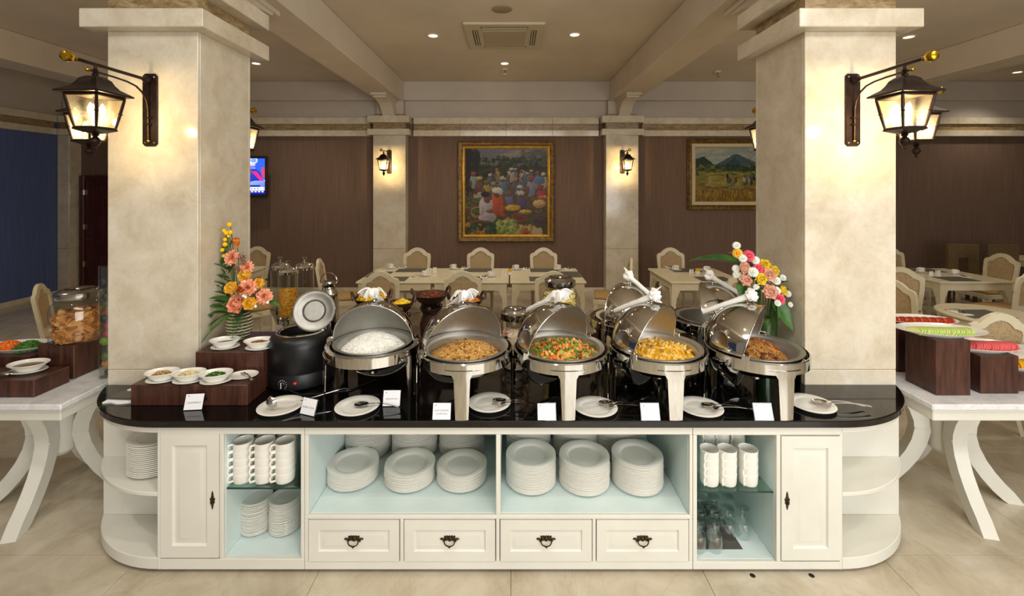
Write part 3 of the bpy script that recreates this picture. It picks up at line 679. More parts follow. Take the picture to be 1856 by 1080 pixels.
def door(par, x0, x1, z0, z1, hx, hz):
    m = MB(); raised(m, x0+.003, x1-.003, z0+.003, z1-.003, -.003, [(.06,.0),(.067,.011),(.072,.011),(.098,.003),(.10,.003)], .022)
    d_ = m.build('door', WHITE, par, ang=20); h = link('handle', ESC, d_, (hx, -.003, hz)); h['label'] = 'dark bronze keyhole pull'
def drawer(par, x0, x1, z0, z1):
    m = MB(); raised(m, x0+.003, x1-.003, z0+.003, z1-.003, -.003, [(.05,.0),(.055,.008),(.058,.008),(.078,.002),(.08,.002)], .30)
    d_ = m.build('drawer', WHITE, par, ang=20); h = link('handle', PULL, d_, ((x0+x1)/2, -.001, (z0+z1)/2+.004)); h['label'] = 'dark bronze drop handle'
def end_shelves(par, X, cx, a, left, n=14):
    """quarter-round open shelves; X offsets world x to the unit"""
    yb = 2.63-YFACE
    def q(aa, bb): 
        return [(cx-X, yb)] + [(x-X, y-YFACE) for x, y in arc(cx, 2.63, aa, bb, left, n)][::(1 if left else 1)]
    pts = q(a, .31)
    for nm, z0, z1 in (('bottom_shelf', .022, .082), ('shelf', .399, .420), ('top_rail', .728, ZU-.001)):
        MB().prism(pts, z0, z1, c=.003).build(nm, WHITE, par)
    e = cx-X+(-a if left else a)
    panel(par, 'end_back', min(cx-X, e), max(cx-X, e), yb+.001, yb+.022, .022, ZU-.001, WHITE)
# --- left unit
X1a, X1b = XLc, fx(551.5)
U1 = unit('cabinet', 'left end ivory cabinet with rounded open shelves, door and crockery bay', X1a)
W1 = X1b-X1a
st = fx(290)-X1a; dA, dB = fx(290.5)-X1a, fx(398)-X1a; oA, oB = fx(404.8)-X1a, fx(545)-X1a
zbt, ztp = fz(1013), fz(787)
panel(U1,'side_panel',0,st,0,DEPTH-.36,.022,ZU-.001,WHITE); panel(U1,'stile',dB,oA,0,.02,zbt,ztp,WHITE); panel(U1,'stile',oB,W1-.001,0,.02,zbt,ztp,WHITE)
panel(U1,'top_rail',st+.001,W1-.001,0,.02,ztp,ZU-.001,WHITE); panel(U1,'bottom_rail',st+.001,W1-.001,0,.02,.022,zbt,WHITE)
panel(U1,'bay_floor',dA,W1-.001,.021,DEPTH,.03,zbt-.001,AQUA); panel(U1,'bay_side',oA-.018,oA,.021,DEPTH,zbt,ztp+.03,AQUA); panel(U1,'bay_side',oB+.001,W1-.001,.021,DEPTH,zbt,ztp+.03,AQUA); panel(U1,'bay_back',oA,oB,DEPTH-.02,DEPTH,zbt,ztp+.03,AQUA)
panel(U1,'bay_top',oA-.018,W1-.001,.021,DEPTH,ztp+.031,ZU-.001,AQUA)
door(U1, dA, dB, fz(1011), fz(784.5), fx(386)-X1a, fz(905)); end_shelves(U1, X1a, XLc, .562, True); foot(U1, fx(524)-X1a); foot(U1, .06)
def glass_shelf(par, x0, x1, z):
    g = MB().box(x0, x1, .03, DEPTH-.022, z-.008, z, mi=0).build('glass_shelf', GGLASS, par, ang=0)
    MB().box(x0, x1, .026, .0298, z-.008, z).build('glass_edge', GEDGE, g, ang=0)
    for x in (x0+.004, x1-.004):
        for y in (.15, .55): MB().box(x-.004, x+.004, y-.006, y+.006, z-.016, z-.0085).build('shelf_pin', STEEL, par)
    return z
ZG1 = glass_shelf(U1, oA+.001, oB-.001, fz(890))
# --- middle unit
X2a, X2b = fx(552), fx(1255.5)
U2 = unit('cabinet', 'wide middle ivory cabinet with two plate bays above four drawers', X2a); W2 = X2b-X2a
def ux(px): return fx(px)-X2a
zs, zsb = fz(934), fz(941)
panel(U2,'side_panel',0,.018,.021,DEPTH,.022,ZU-.001,AQUA); panel(U2,'side_panel',W2-.018,W2,.021,DEPTH,.022,ZU-.001,AQUA)
for a, b in ((0,ux(559)),(ux(899),ux(907)),(ux(1250),W2)): panel(U2,'stile',a,b,0,.02,zs+.001,fz(788),WHITE)
panel(U2,'top_rail',0,W2,0,.02,fz(788)+.001,ZU-.001,WHITE); panel(U2,'shelf_rail',0,W2,0,.02,zsb,zs,WHITE); panel(U2,'bottom_rail',0,W2,0,.02,.022,fz(1018),WHITE)
for a, b in ((0,ux(558.5)),(ux(725),ux(731.5)),(ux(899),ux(905.5)),(ux(1074),ux(1080)),(ux(1249),W2)): panel(U2,'stile',a,b,0,.02,fz(1018)+.001,zsb-.001,WHITE)
panel(U2,'shelf',.019,W2-.019,.021,DEPTH,zs-.018,zs,AQUA); panel(U2,'divider',ux(899)+.002,ux(907)-.002,.021,DEPTH,zs+.001,ZU-.03,AQUA); panel(U2,'back_panel',.019,W2-.019,DEPTH-.02,DEPTH,zs+.001,ZU-.03,AQUA)
panel(U2,'bay_top',.019,W2-.019,.021,DEPTH,ZU-.028,ZU-.001,AQUA); panel(U2,'base',.019,W2-.019,.021,DEPTH,.024,.045,WHITE)
for a, b in ((559,724.5),(732,898.5),(906,1073.5),(1080.5,1248.5)): drawer(U2, ux(a), ux(b), fz(1017.5), zsb-.001)
for px in (590, 905, 1215): foot(U2, ux(px))
# --- right unit
X3a, X3b = fx(1256), XRc
U3 = unit('cabinet', 'right end ivory cabinet with mug bay, door and rounded open shelves', X3a); W3 = X3b-X3a
def vx(px): return fx(px)-X3a
zb3 = fz(1018)
panel(U3,'side_panel',W3-(fx(1528)-fx(1523)),W3,0,DEPTH-.36,.022,ZU-.001,WHITE)
panel(U3,'stile',.001,vx(1263.5),0,.02,zb3,fz(789),WHITE); panel(U3,'stile',vx(1407.5),vx(1415),0,.02,zb3,fz(789),WHITE)
panel(U3,'top_rail',.001,vx(1522.5),0,.02,fz(789)+.001,ZU-.001,WHITE); panel(U3,'bottom_rail',.001,vx(1522.5),0,.02,.022,zb3-.001,WHITE)
panel(U3,'bay_floor',.001,vx(1522),.021,DEPTH,.03,zb3-.001,AQUA); panel(U3,'bay_side',.001,vx(1263)-.001,.021,DEPTH,zb3,ZU-.033,AQUA); panel(U3,'bay_side',vx(1407.5),vx(1407.5)+.018,.021,DEPTH,zb3,ZU-.033,AQUA)
panel(U3,'bay_back',vx(1263),vx(1407),DEPTH-.02,DEPTH,zb3,ZU-.033,AQUA); panel(U3,'bay_top',.001,vx(1407.5)+.018,.021,DEPTH,ZU-.031,ZU-.001,AQUA)
door(U3, vx(1415), vx(1523), fz(1016), fz(789.5), vx(1426), fz(906)); end_shelves(U3, X3a, XRc, .562, False); foot(U3, vx(1287)); foot(U3, W3-.06)
ZG3 = glass_shelf(U3, vx(1263)+.001, vx(1407)-.001, fz(897))
# ------------------------------------------------------------------ crockery in the bays
def plate_mesh(r, h=.022, seg=40):
    return MB().lathe([(0,.003),(r*.5,.003),(r*.56,0),(r*.60,.0),(r*.66,h*.36),(r*.74,h*.55),(r*.985,h-.004),(r,h-.001),(r*.985,h),(r*.73,h*.76),(r*.68,h*.60),(r*.64,.0075),(r*.60,.0068),(0,.0068)], seg).mesh('plate', PORC, 40)
ORD = 'top second third fourth fifth sixth seventh eighth ninth tenth eleventh twelfth thirteenth fourteenth fifteenth sixteenth seventeenth eighteenth nineteenth twentieth twenty-first twenty-second twenty-third twenty-fourth twenty-fifth'.split()
ORD2 = ['very', 'second'] + ORD[2:]
def stack(mesh, name, x, y, z0, n, pitch, cat, label, group, top_label=None):
    for k in range(n):
        o = link(name, mesh, None, (x+random.gauss(0,.0012), y+random.gauss(0,.0012), z0+k*pitch), (0,0,random.uniform(0,6.28)))
        lb = label.replace('white', ORD2[k]+' lowest', 1) if ' rear ' in label else label.replace('white ', ORD[n-1-k]+' ', 1).replace(' in the ', ' from top, ', 1)
        tag(o, (top_label if (k == n-1 and top_label) else lb), cat, group)
DP = plate_mesh(.143)
for px, yf, n, nm in ((640.5,2.470,12,'left'),(743,2.462,12,'middle'),(837,2.462,11,'right')):
    y = yf+.143; stack(DP, 'dinner_plate', (px-CX)*y/F, y, zs+.0005, n, .0076, 'plate', 'white dinner plate in the low %s front stack, left bay' % nm, 'plates in the %s front stack of the left bay' % nm, 'topmost dinner plate of the low %s front stack, left plate bay' % nm)
for px, yf, n, nm in ((962,2.445,20,'left'),(1059,2.435,20,'middle'),(1155,2.432,21,'right')):
    y = yf+.143; stack(DP, 'dinner_plate', (px-CX)*y/F, y, zs+.0005, n, .0076, 'plate', 'white dinner plate in the tall %s front stack, right bay' % nm, 'plates in the %s front stack of the right bay' % nm, 'topmost dinner plate of the tall %s front stack in the right plate bay' % nm)
for px, nm, bay in ((668,'left','left'),(752,'middle','left'),(837,'right','left'),(958,'left','right'),(1042,'middle','right'),(1117,'right','right')):
    y = 2.895; stack(DP, 'dinner_plate', (px-CX)*y/F, y, zs+.0005, 22, .0098, 'plate', 'white dinner plate of the %s rear stack in the %s plate bay' % (nm, bay), 'plates in the %s rear stack of the %s bay' % (nm, bay))
stack(DP, 'dinner_plate', -1.995, 2.545, .4205, 17, .0105, 'plate', 'white dinner plate in the stack on the rounded left end shelf', 'plates on the left end shelf', 'topmost dinner plate on the rounded left end shelf')
SAU = plate_mesh(.082, .014, 32)
for px, nm in ((465,'left'),(517,'right')):
    y = 2.535; stack(SAU, 'saucer', (px-CX)*y/F, y, zbt, 24, .0073, 'saucer', 'white saucer in the %s stack below the glass shelf of the left cabinet' % nm, 'saucers in the %s stack' % nm, 'topmost saucer of the %s stack under the left glass shelf' % nm)
    y = 2.80; stack(SAU, 'saucer', (px-2-CX)*y/F, y, zbt, 22, .0073, 'saucer', 'white saucer in the rear %s stack below the left glass shelf' % nm, 'saucers in the rear %s stack' % nm)
def make_cup(r, h, hr):
    t = thing('cup', '', 'cup', (0,0,0))
    MB().lathe([(0,.004),(r*.60,.004),(r*.66,0),(r*.72,.002),(r*.90,h*.12),(r*.965,h*.30),(r,h),(r*.975,h+.001),(r*.94,h-.003),(r*.90,h*.30),(r*.66,.010),(0,.009)], 28).build('bowl', PORC, t)
    m = MB(); m.tube([(r*.96,0,h*.88),(r*.96+hr*.8,0,h*.90),(r*.96+hr*1.15,0,h*.62),(r*.96+hr*.9,0,h*.32),(r*.90,0,h*.30)], .0055, 8); m.build('handle', PORC, t); return t
cup = make_cup(.051, .058, .022); used = [False]
def put_cup(proto, flag, x, y, z, rz, label, group, s=None):
    if not flag[0]: o = proto; flag[0] = True; o.location = (x,y,z); o.rotation_euler = (0,0,rz); tag(o, label, None, group)
    else: o = copy_tree(proto, (x,y,z), rz, label, group)
    return o
for row, (yc, zoff) in enumerate(((2.405,0),(2.53,0),(2.66,0))):
    for c, px in enumerate((441,480,517)):
        for k in range(5):
            put_cup(cup, used, (px-CX)*yc/F+row*.012, yc, ZG1+.0005+k*.0395, R_(222+random.uniform(-4,4)), ('%s soup cup in the %s front column of five on the left glass shelf' % (('bottom','second lowest','middle','second highest','topmost')[k], ('left','middle','right')[c])) if row == 0 else '%s cup of the %s stack in the %s row, left glass shelf' % (('bottom','second lowest','middle','second highest','topmost')[k], ('left','middle','right')[c], ('front','second','third')[row]),
                    'cups in the %s front column of the left cabinet' % ('left','middle','right')[c] if row == 0 else 'cups at the back of the left glass shelf')
mug = make_cup(.049, .068, .018); used2 = [False]
for row, yc in enumerate((2.41,2.58)):
    for c, px in enumerate(((1279,1311,1349),(1276,1300,1327))[row]):
        for k in range(4):
            put_cup(mug, used2, (px-CX)*yc/F+.02, yc, ZG3+.0005+k*(.0405 if row == 0 else .050), R_(226+random.uniform(-3,3)), ('%s white mug in the %s front column of four on the right glass shelf' % (('bottom','second lowest','second highest','topmost')[k], ('left','middle','right')[c])) if row == 0 else '%s mug of the %s stack in the rear row, right glass shelf' % (('bottom','second lowest','second highest','topmost')[k], ('left','middle','right')[c]),
                    'mugs in the %s front column of the right cabinet' % ('left','middle','right')[c] if row == 0 else 'mugs at the back of the right glass shelf')
MB().box(fx(1264.5), fx(1264.5)+.275, 2.40, 2.76, zb3, zb3+.002).build('bar_mat', MAT_D, ang=0); tag(bpy.data.objects['bar_mat'], 'dark square mat under the upturned goblets in the right cabinet', 'mat')
gm = MB().lathe([(.034,0),(.040,.03),(.043,.055),(.038,.085),(.016,.100),(.006,.106),(.005,.125),(.010,.131),(.005,.138),(.006,.150),(.028,.157),(.034,.160),(.034,.162),(.006,.158),(0,.158)], 22).mesh('goblet', thin_glass('goblet_glass', (238,244,242), .55))
gi = 0
for r in range(4):
    for c in range(4 if r < 3 else 3):
        x = fx(1274)+.008+c*.088*(1-.04*r)+(.03 if r % 2 else 0); y = 2.40+r*.088
        if r == 0 and c > 1: continue
        tag(link('goblet', gm, None, (x, y, zb3+(.0022 if y > 2.43 else .0022))), 'upturned clear goblet, %s from the left in the %s row of the right cabinet' % (ORD[c] if c else 'first', ('front','second','third','rear')[r]), 'glass', 'goblets in the %s row' % ('front','second','third','rear')[r])
# ================================================================== CHAFING DISHES
def heap_base(mb, R, z0, h, mi=0, seg=40, rings=9, nz=.006):
    pr = []
    for i in range(rings+1):
        u = i/rings; pr.append((R*(1-u) if u < 1 else 0, z0+h*(1-(1-u)**2.2)))
    b = len(mb.v); mb.lathe(pr, seg, mi=mi)
    for k in range(b, len(mb.v)):
        x, y, z = mb.v[k]; mb.v[k] = (x, y, z+random.uniform(-nz, nz))
def heap(name, parent, R, z0, h, n, spec, mats, kind='stuff', off=(0,0), half=None):
    """spec: list of (weight, material index, (rx,ry,rz))"""
    m = MB(); heap_base(m, R, z0, h); W = [s[0] for s in spec]
    for k in range(n):
        a = random.uniform(0, 2*math.pi); q = math.sqrt(random.random())*.97
        x, y = R*q*math.cos(a), R*q*math.sin(a); z = z0+h*(1-q**2.2)
        s = random.choices(spec, W)[0]; f = random.uniform(.75, 1.25); fn = m.chip if len(s) > 3 else (m.lump if max(s[2]) > .0105 else m.grain)
        fn((x, y, z+s[2][2]*.4), tuple(f*c for c in s[2]), rrot(), s[1])
    if off != (0,0): m.v = [(x+off[0], y+off[1], z) for x, y, z in m.v]
    o = m.build(name, mats, parent, ang=60); o['kind'] = kind; return o
RICE = pm('white_rice', (244,243,236), .55)
FR1 = pm('fried_rice', (206,160,84), .6); FR2 = pm('fried_rice_dark', (150,100,44), .6); FR3 = pm('fried_rice_pale', (232,194,120), .6)
CARR = pm('carrot', (232,112,30), .45); GRN = pm('green_bean', (70,124,36), .45); CORN = pm('baby_corn', (222,174,92), .5); REDP = pm('red_pepper', (150,40,26), .4); LGRN = pm('cabbage', (140,170,70), .5)
CUR = pm('yellow_curry', (236,178,36), .35); CURP = pm('curry_chunk', (246,210,110), .4); CURD = pm('curry_mushroom', (150,106,50), .5)
CHK = pm('fried_chicken', (160,100,44), .5); CHK2 = pm('crumbs_gold', (190,138,66), .6); CHK3 = pm('dark_crust', (104,58,26), .5)
def make_dish(label, loc, yaw, legs, K=1.0, roll=75):
    t = thing('chafing_dish', label, 'chafing dish', loc, 0)
    zr, Rp, Rl, Rb = .285, .228*K, .238*K, .268; KS = SCL(K,K,1)
    m = MB(); m.lathe([(Rb,.224),(Rb+.004,.226),(Rb+.004,.280),(Rb,.284),(Rl+.005,.284),(Rl+.005,.279),(Rb-.004,.278),(Rb-.004,.224),(Rb,.224)], 72); m.build('stand_ring', CHROME, t)
    for az in legs:
        a0 = R_(az)-math.pi/2
        def leg(u, v):
            # u across, v from top (0) to foot (1)
            z = .25*(1-v); flare = .05*max(0, 1-v/.16)**2
            w_ = .088-.022*v+2*flare; r = Rb+.006+.002*v
            a = a0+(u-.5)*w_/r; return (r*math.cos(a), r*math.sin(a), z+.0)
        m = MB(); m.sheet(leg, 8, 12, th=.004); m.build('leg', CHROME, t)
    wp = MB().lathe([(0,.150),(.11,.152),(.17,.175),(.212,.235),(.2165,.262),(.2105,.262),(.206,.236),(.165,.18),(0,.158)], 56, KS).build('water_pan', CHROME, t)
    m = MB(); m.lathe([(.022,.10),(.026,.104),(.026,.148),(.0,.149)], 20); m.lathe([(0,.092),(.022,.1)], 20); m.build('drain_cup', CHROME, wp)
    MB().lathe([(0,.188),(.165,.19),(.196,.232),(.200,.275),(.206,.281),(.222,.283),(.228,.288),(.228,.292),(.222,.291),(.204,.287),(.195,.276),(.191,.233),(.162,.196),(0,.194)], 64, KS).build('food_pan', SATIN, t)
    pv = bpy.data.objects.new('lid', None)
    m = MB(); pr = []; ms = []; N = 14
    for i in range(N+1): e = R_(90*i/N); pr.append((Rl*math.cos(e) if i < N else 0, Rl*math.sin(e)))
    pin = [(r*.985 if r else 0, z*.985) for r, z in pr][::-1]
    prof = [(Rl+.003,0)]+pr+pin+[(Rl*.985,0),(Rl+.003,0)]; ms = [0]*(N+2)+[1]*(N+1)+[0]*4
    M = RZ(yaw) @ RX(-roll)
    m.lathe(prof, 64, M, mats=ms[:len(prof)-1])
    m.tube([tuple(M @ Vector((Rl*math.cos(a), Rl*math.sin(a), 0))) for a in [2*math.pi*k/64 for k in range(64)]], .0045, 8, closed=True, mi=0)
    lid = m.build('lid', [CHROME, SATIN], t, loc=(0,0,zr), ang=50, recalc=True)
    def sp(el, r): e = R_(el); return Vector((0, -r*math.cos(e), r*math.sin(e)))
    A, B = M @ sp(13, Rl+.056), M @ sp(74, Rl+.056)
    m = MB()
    for el, P in ((19, None), (66, None)): m.tube([M @ sp(el, Rl-.001), M @ sp(el, Rl+.046)], .006, 8); m.ball(M @ sp(el, Rl+.003), .010, 8, 5)
    m.tube([A, B], .008, 10); m.build('handle', CHROME, lid)
    for s in (-1,1):
        c = RZ(yaw) @ Vector((s*(Rb-.012), 0, .285)); MB().box(-.016,.016,-.02,.02,-.008,.022,c=.003,M=TR(*c) @ RZ(yaw)).build('hinge_bracket', CHROME, t)
    if K > 1:                                          # the roll pivot sits a little behind the middle of the pan
        lid.scale = (.94,.94,.94); off = RZ(yaw) @ Vector((0,.020,0)); lid.location = (off.x, off.y, zr); A = A*.94+off; B = B*.94+off
    L = Vector(loc); return t, L+Vector((0,0,zr))+A, L+Vector((0,0,zr))+B
def napkin(A, B, label, bow, seed):
    rnd = random.Random(seed); d = (B-A); n = d.normalized(); ln = d.length
    side = n.cross(Vector((0,0,1))).normalized(); up = side.cross(n)
    m = MB(); pts = []; rr = []
    for k in range(15):
        u = -.06+1.10*k/14; pts.append(A+d*u+side*rnd.uniform(-.002,.002)); rr.append(.0155+rnd.uniform(-.0015,.0015)+(.016*math.exp(-((u-.0)/.10)**2)))
    rr[0] = .016; rr[-1] = .013; m.tube(pts, rr, 12)
    c = A+d*.02
    if bow:
        for s in (-1,1):
            def flap(u, v):
                w_ = (.016+.026*u); return c+side*s*(.012+.062*u)+n*((v-.5)*2*w_)+up*(.012+.016*math.sin(u*2.4)-.035*u*u+.006*math.sin(v*7+s))
            m.sheet(flap, 8, 6, th=.005)
            def tail(u, v): return c+side*s*(.014+.022*u)+n*((v-.5)*.036*(1+.5*u)-.03*u)+Vector((0,0,.014-.058*u*u))
            m.sheet(tail, 8, 4, th=.004)
    else:
        for k in range(5):
            a = k*1.26+seed; q = c+side*.018*math.cos(a)+up*.018*math.sin(a)
            m.tube([q+n*.02, q+side*.012*math.cos(a)+up*.012*math.sin(a), q-n*.022], [.010,.015,.009], 8)
        def tip(u, v): return c-n*(.012+.045*u)+side*((v-.5)*.034*(1-u*.9))+up*(.02+.012*u)
        m.sheet(tip, 6, 4, th=.004)
    m.tube([c+side*.026*math.cos(a)+up*.026*math.sin(a)+n*.02 for a in [2*math.pi*k/12 for k in range(12)]], .006, 6, closed=True)
    return tag(m.build('napkin', LINEN, None, ang=60), label, 'napkin', 'napkins tied round the lid handles')
DISH = [('chafing dish of steamed white rice, first from the soup kettle', (-.815,2.66), 0, (-58,66,122,-122)),
        ('chafing dish of golden fried rice, second from the soup kettle', (-.262,2.584), 31, (2,101,182,281)),
        ('chafing dish of mixed stir-fried vegetables in the centre of the buffet', (.287,2.584), 40, (2,101,182,281)),
        ('chafing dish of yellow curry between the vegetables and the browned meat', (.845,2.584), 45, (1,101,181,281)),
        ('chafing dish of browned crumbed meat beside the right column', (1.405,2.584), 52, (3,101,183,281))]
NAP = ['napkin bow on the lid handle of the rice dish','napkin bow on the lid handle of the fried rice dish','white napkin round the lid handle of the vegetable dish','white napkin wrapped round the lid handle of the yellow curry dish','white napkin wrapped round the lid handle of the browned meat dish']
dishes = []
for i, (lb, (x, y), yaw, legs) in enumerate(DISH):
    t, A, B = make_dish(lb, (x, y, ZT), yaw, legs, 1.0 if i == 0 else 1.085); dishes.append(t); napkin(A, B, NAP[i], i < 3, 11+i)
REAR = [('rear chafing dish seen over the curry dish, domed lid towards the front', (.83,3.16), 217, (35,125,215,305)), ('rear chafing dish by the flowers, domed lid towards the front', (1.405,3.17), 240, (60,150,240,330))]
for i, (lb, (x, y), yaw, legs) in enumerate(REAR):
    t, A, B = make_dish(lb, (x, y, ZT), yaw, legs); dishes.append(t); napkin(A, B, ('white napkin round the lid handle of the rear dish behind the curry','pointed white napkin round the lid handle of the rear dish by the flowers')[i], False, 21+i)
heap('rice', None, .185, .240, .085, 2200, [(1,0,(.008,.0032,.0032))], [RICE])
def sett(o, t, x, y, lb, cat): o.location = (x, y, t.location.z); tag(o, lb, cat); return o
FOOD = [('rice','mound of steamed white rice grains in the first chafing dish'),('fried_rice','heap of golden fried rice in the second chafing dish'),('stir_fried_vegetables','stir-fried carrots, beans and baby corn in the centre dish'),('vegetable_curry','yellow curry with pale chunks in its sauce'),('crumbed_meat','browned crumbed meat pieces in the rightmost dish')]
o = bpy.data.objects['rice']; sett(o, dishes[0], -.815, 2.66, FOOD[0][1], 'rice')
o = heap('fried_rice', None, .196, .236, .062, 2600, [(5,0,(.007,.003,.003)),(2,1,(.007,.003,.003)),(3,2,(.007,.003,.003)),(.3,1,(.012,.008,.004))], [FR1,FR2,FR3]); sett(o, dishes[1], -.262, 2.584, FOOD[1][1], 'rice')
o = heap('stir_fried_vegetables', None, .198, .236, .054, 1000, [(3,1,(.017,.014,.008)),(5,2,(.028,.006,.006)),(4,3,(.026,.010,.008)),(1.5,4,(.022,.011,.006)),(2,5,(.022,.016,.005))], [CHK,CARR,GRN,CORN,REDP,LGRN]); sett(o, dishes[2], .287, 2.584, FOOD[2][1], 'vegetables')
o = heap('vegetable_curry', None, .20, .244, .030, 210, [(4,1,(.024,.011,.006)),(1,2,(.020,.010,.005)),(2,0,(.022,.014,.006))], [CUR,CURP,CURD]); sett(o, dishes[3], .845, 2.584, FOOD[3][1], 'curry')
o = heap('crumbed_meat', None, .172, .232, .072, 2400, [(10,0,(.007,.005,.005)),(4,1,(.008,.006,.005)),(1.2,2,(.009,.006,.005)),(.07,2,(.020,.013,.010)),(.10,1,(.024,.016,.011))], [CHK2,CHK,CHK3], off=(-.01,-.0)); sett(o, dishes[4], 1.405, 2.584, FOOD[4][1], 'meat')
o = heap('braised_beans', None, .18, .236, .03, 300, [(3,0,(.012,.008,.006)),(2,1,(.014,.008,.006))], [CHK3,REDP]); sett(o, dishes[5], .83, 3.16, 'dark braised food glimpsed in the rear dish behind the curry', 'food')
# ================================================================== SOUP KETTLE
k = thing('soup_kettle', 'black electric soup kettle with steel lid standing open', 'soup kettle', (-1.305, 2.80, ZT))
MB().lathe([(0,.004),(.178,.004),(.186,.012),(.188,.085),(.184,.092),(.184,.100),(.188,.106),(.187,.24),(.182,.272),(.165,.298),(.145,.308),(.128,.309),(.126,.300),(.124,.18),(0,.18)], 64).build('body', BLACKP, k)
MB().lathe([(.122,.306),(.128,.311),(.140,.312),(.146,.309)], 56).build('rim', CHROME, k)
MB().lathe([(0,.245),(.124,.245)], 40).build('soup', pm('pale_soup', (120,112,96), .2), k)
a = R_(-98); m = MB(); M = TR(.188*math.cos(a), .188*math.sin(a), .048) @ RZ(-8) @ RX(90)
m.lathe([(.021,-.004),(.021,.010),(.018,.014),(0,.014)], 20, M, mi=0); m.box(-.002,.002,-.017,.017,.013,.016,M=M,mi=1); m.build('dial', [DARKP, PORC], k)
for q in range(11):
    an = R_(-140+28*q); MB().box(-.001,.001,-.003,.003,0,.001,M=M @ TR(.026*math.sin(an),.026*math.cos(an),.001) @ RZ(-math.degrees(an))).build('dial_mark', PORC, k, ang=0)
a = R_(-76); MB().box(-.007,.007,-.002,.002,-.005,.005,c=.001,M=TR(.189*math.cos(a),.189*math.sin(a),.055) @ RZ(14)).build('indicator_light', pm('red_lamp', (200,20,20), .4, emit=(255,30,30), estr=1.2), k)
MB().tube([(.02,-.186,.012),(.10,-.22,.005),(.22,-.20,.005),(.36,-.16,.005),(.46,-.02,.005)], .004, 8).build('power_cord', DARKP, k)
lidc = Vector(at(570,563,2.83))-Vector((-1.305,2.80,ZT))
Ml = TR(*lidc) @ RZ(20) @ RY(-6) @ RX(76)
m = MB(); m.lathe([(0,.004),(.058,.004),(.064,.010),(.070,.004),(.098,.006),(.108,.012),(.118,.012),(.127,.004),(.128,-.004),(.118,-.004),(.10,-.012),(.06,-.016),(0,-.016)], 56, Ml); 
ld = m.build('lid', tex(pm('brushed_lid', (150,146,138), .45, 1.0), [(.3,(150,147,140)),(.7,(168,164,157))], nscale=30), k); MB().tube([tuple(Ml @ Vector((.122*math.cos(a), .122*math.sin(a), .006))) for a in [2*math.pi*q/56 for q in range(56)]], .006, 8, closed=True).build('lid_rim', CHROME, ld)
hb = Ml @ Vector((.06,-.112,-.008)); m = MB(); m.tube([tuple(hb), (hb.x+.01,hb.y+.02,hb.z-.03), (.105,.06,.304)], .007, 8); m.build('hinge', CHROME, ld)
MB().tube([tuple(Ml @ Vector(q)) for q in ((-.035,0,-.014),(-.035,0,-.045),(.035,0,-.045),(.035,0,-.014))], .007, 8).build('lid_handle', DARKP, ld)
# ================================================================== PLATES AND SERVERS ON THE WORKTOP
UP = plate_mesh(.118, .017, 48)
def spoon_mesh(L=.27, bowl=.040, w_=.028, name='serving_spoon'):
    m = MB()
    def bw(u, v):
        x = -bowl+2*bowl*u; ww = w_*math.sqrt(max(1e-4, 1-((2*u-1)**2)))*(1-.15*u); y = (v-.5)*2*ww
        return (x, y, .010-.010*(1-(2*u-1)**2)*(1-(2*v-1)**2)+.004*u)
    m.sheet(bw, 10, 8, th=.0015)
    def hd(u, v):
        x = bowl*.96+(L-2*bowl)*u; ww = .0035+.0045*u**2; return (x, (v-.5)*2*ww, .014+.010*math.sin(math.pi*min(1,u*1.1))-.012*u)
    m.sheet(hd, 12, 2, th=.002); return m.mesh(name, STEEL, 50)
def fork_mesh(L=.27, name='serving_fork'):
    m = MB()
    for j in range(4):
        yy = -.018+.012*j
        m.tube([(-.044,yy,.005),(-.018,yy,.001),(.004,yy*.95,.003)], [.0016,.0022,.0024], 6)
    def bw(u, v): return (.002+.03*u, (v-.5)*2*(.022-.017*u**1.5), .003+.009*u)
    m.sheet(bw, 6, 4, th=.0016)
    def hd(u, v):
        ww = .0038+.0042*u**2; return (.030+(L-.064)*u, (v-.5)*2*ww, .0125+.008*math.sin(math.pi*u)-.009*u)
    m.sheet(hd, 12, 2, th=.002); return m.mesh(name, STEEL, 50)
SPN, FRK = spoon_mesh(), fork_mesh()
PL = [(509,736,'under the soup ladle'),(648,736,'below the rice dish holding one spoon'),(887,730,'between the fried rice and vegetable legs'),(1079,738,'between the vegetable and curry legs'),(1269,738,'between the curry and browned meat legs'),(1470,732,'right of the last chafing dish')]
for i, (px, py, lb) in enumerate(PL):
    x, y = on(px, py, ZT+.01); tag(link('plate', UP, None, (x, y, ZT+.0005)), 'white plate on the black worktop '+lb, 'plate', 'serving plates along the worktop')
    if i == 0: continue
    sx, sy = on((655,905,1098,1284,1484)[i-1], (734,727,731,735,729)[i-1], ZT+.02)
    an = (-5,-11,-9,-10,-8)[i-1]
    nm_ = ('rice','fried rice','vegetable','curry','browned meat')[i-1]
    tag(link('serving_spoon', SPN, None, (sx, sy, ZT+.016), (0,0,R_(an))), 'steel serving spoon resting on the plate before the %s dish' % nm_, 'spoon', 'serving spoons')
    if i > 1: tag(link('serving_fork', FRK, None, (sx+.006, sy-.040, ZT+.0235), (0,0,R_(an+4))), 'steel serving fork beside the spoon before the %s dish' % nm_, 'fork', 'serving forks')
x, y = on(494, 740, ZT+.02)
l = thing('ladle', 'steel soup ladle lying on the plate before the kettle', 'ladle', (x, y, ZT+.056))
MB().lathe([(0,-.028),(.016,-.026),(.028,-.016),(.034,0),(.033,.001),(.027,-.014),(.015,-.024),(0,-.026)], 28, RZ(-25) @ RX(-76)).build('bowl', STEEL, l)
p0 = (RZ(-25) @ RX(-76)) @ Vector((.034,0,0))
m = MB(); m.tube([tuple(p0),(.06,.0,-.014),(.15,.05,-.014),(.28,.13,-.002),(.33,.145,.006),(.352,.146,.0),(.348,.13,-.012)], [.003,.004,.0035,.0035,.0035,.003,.0025], 8); m.build('handle', STEEL, l)
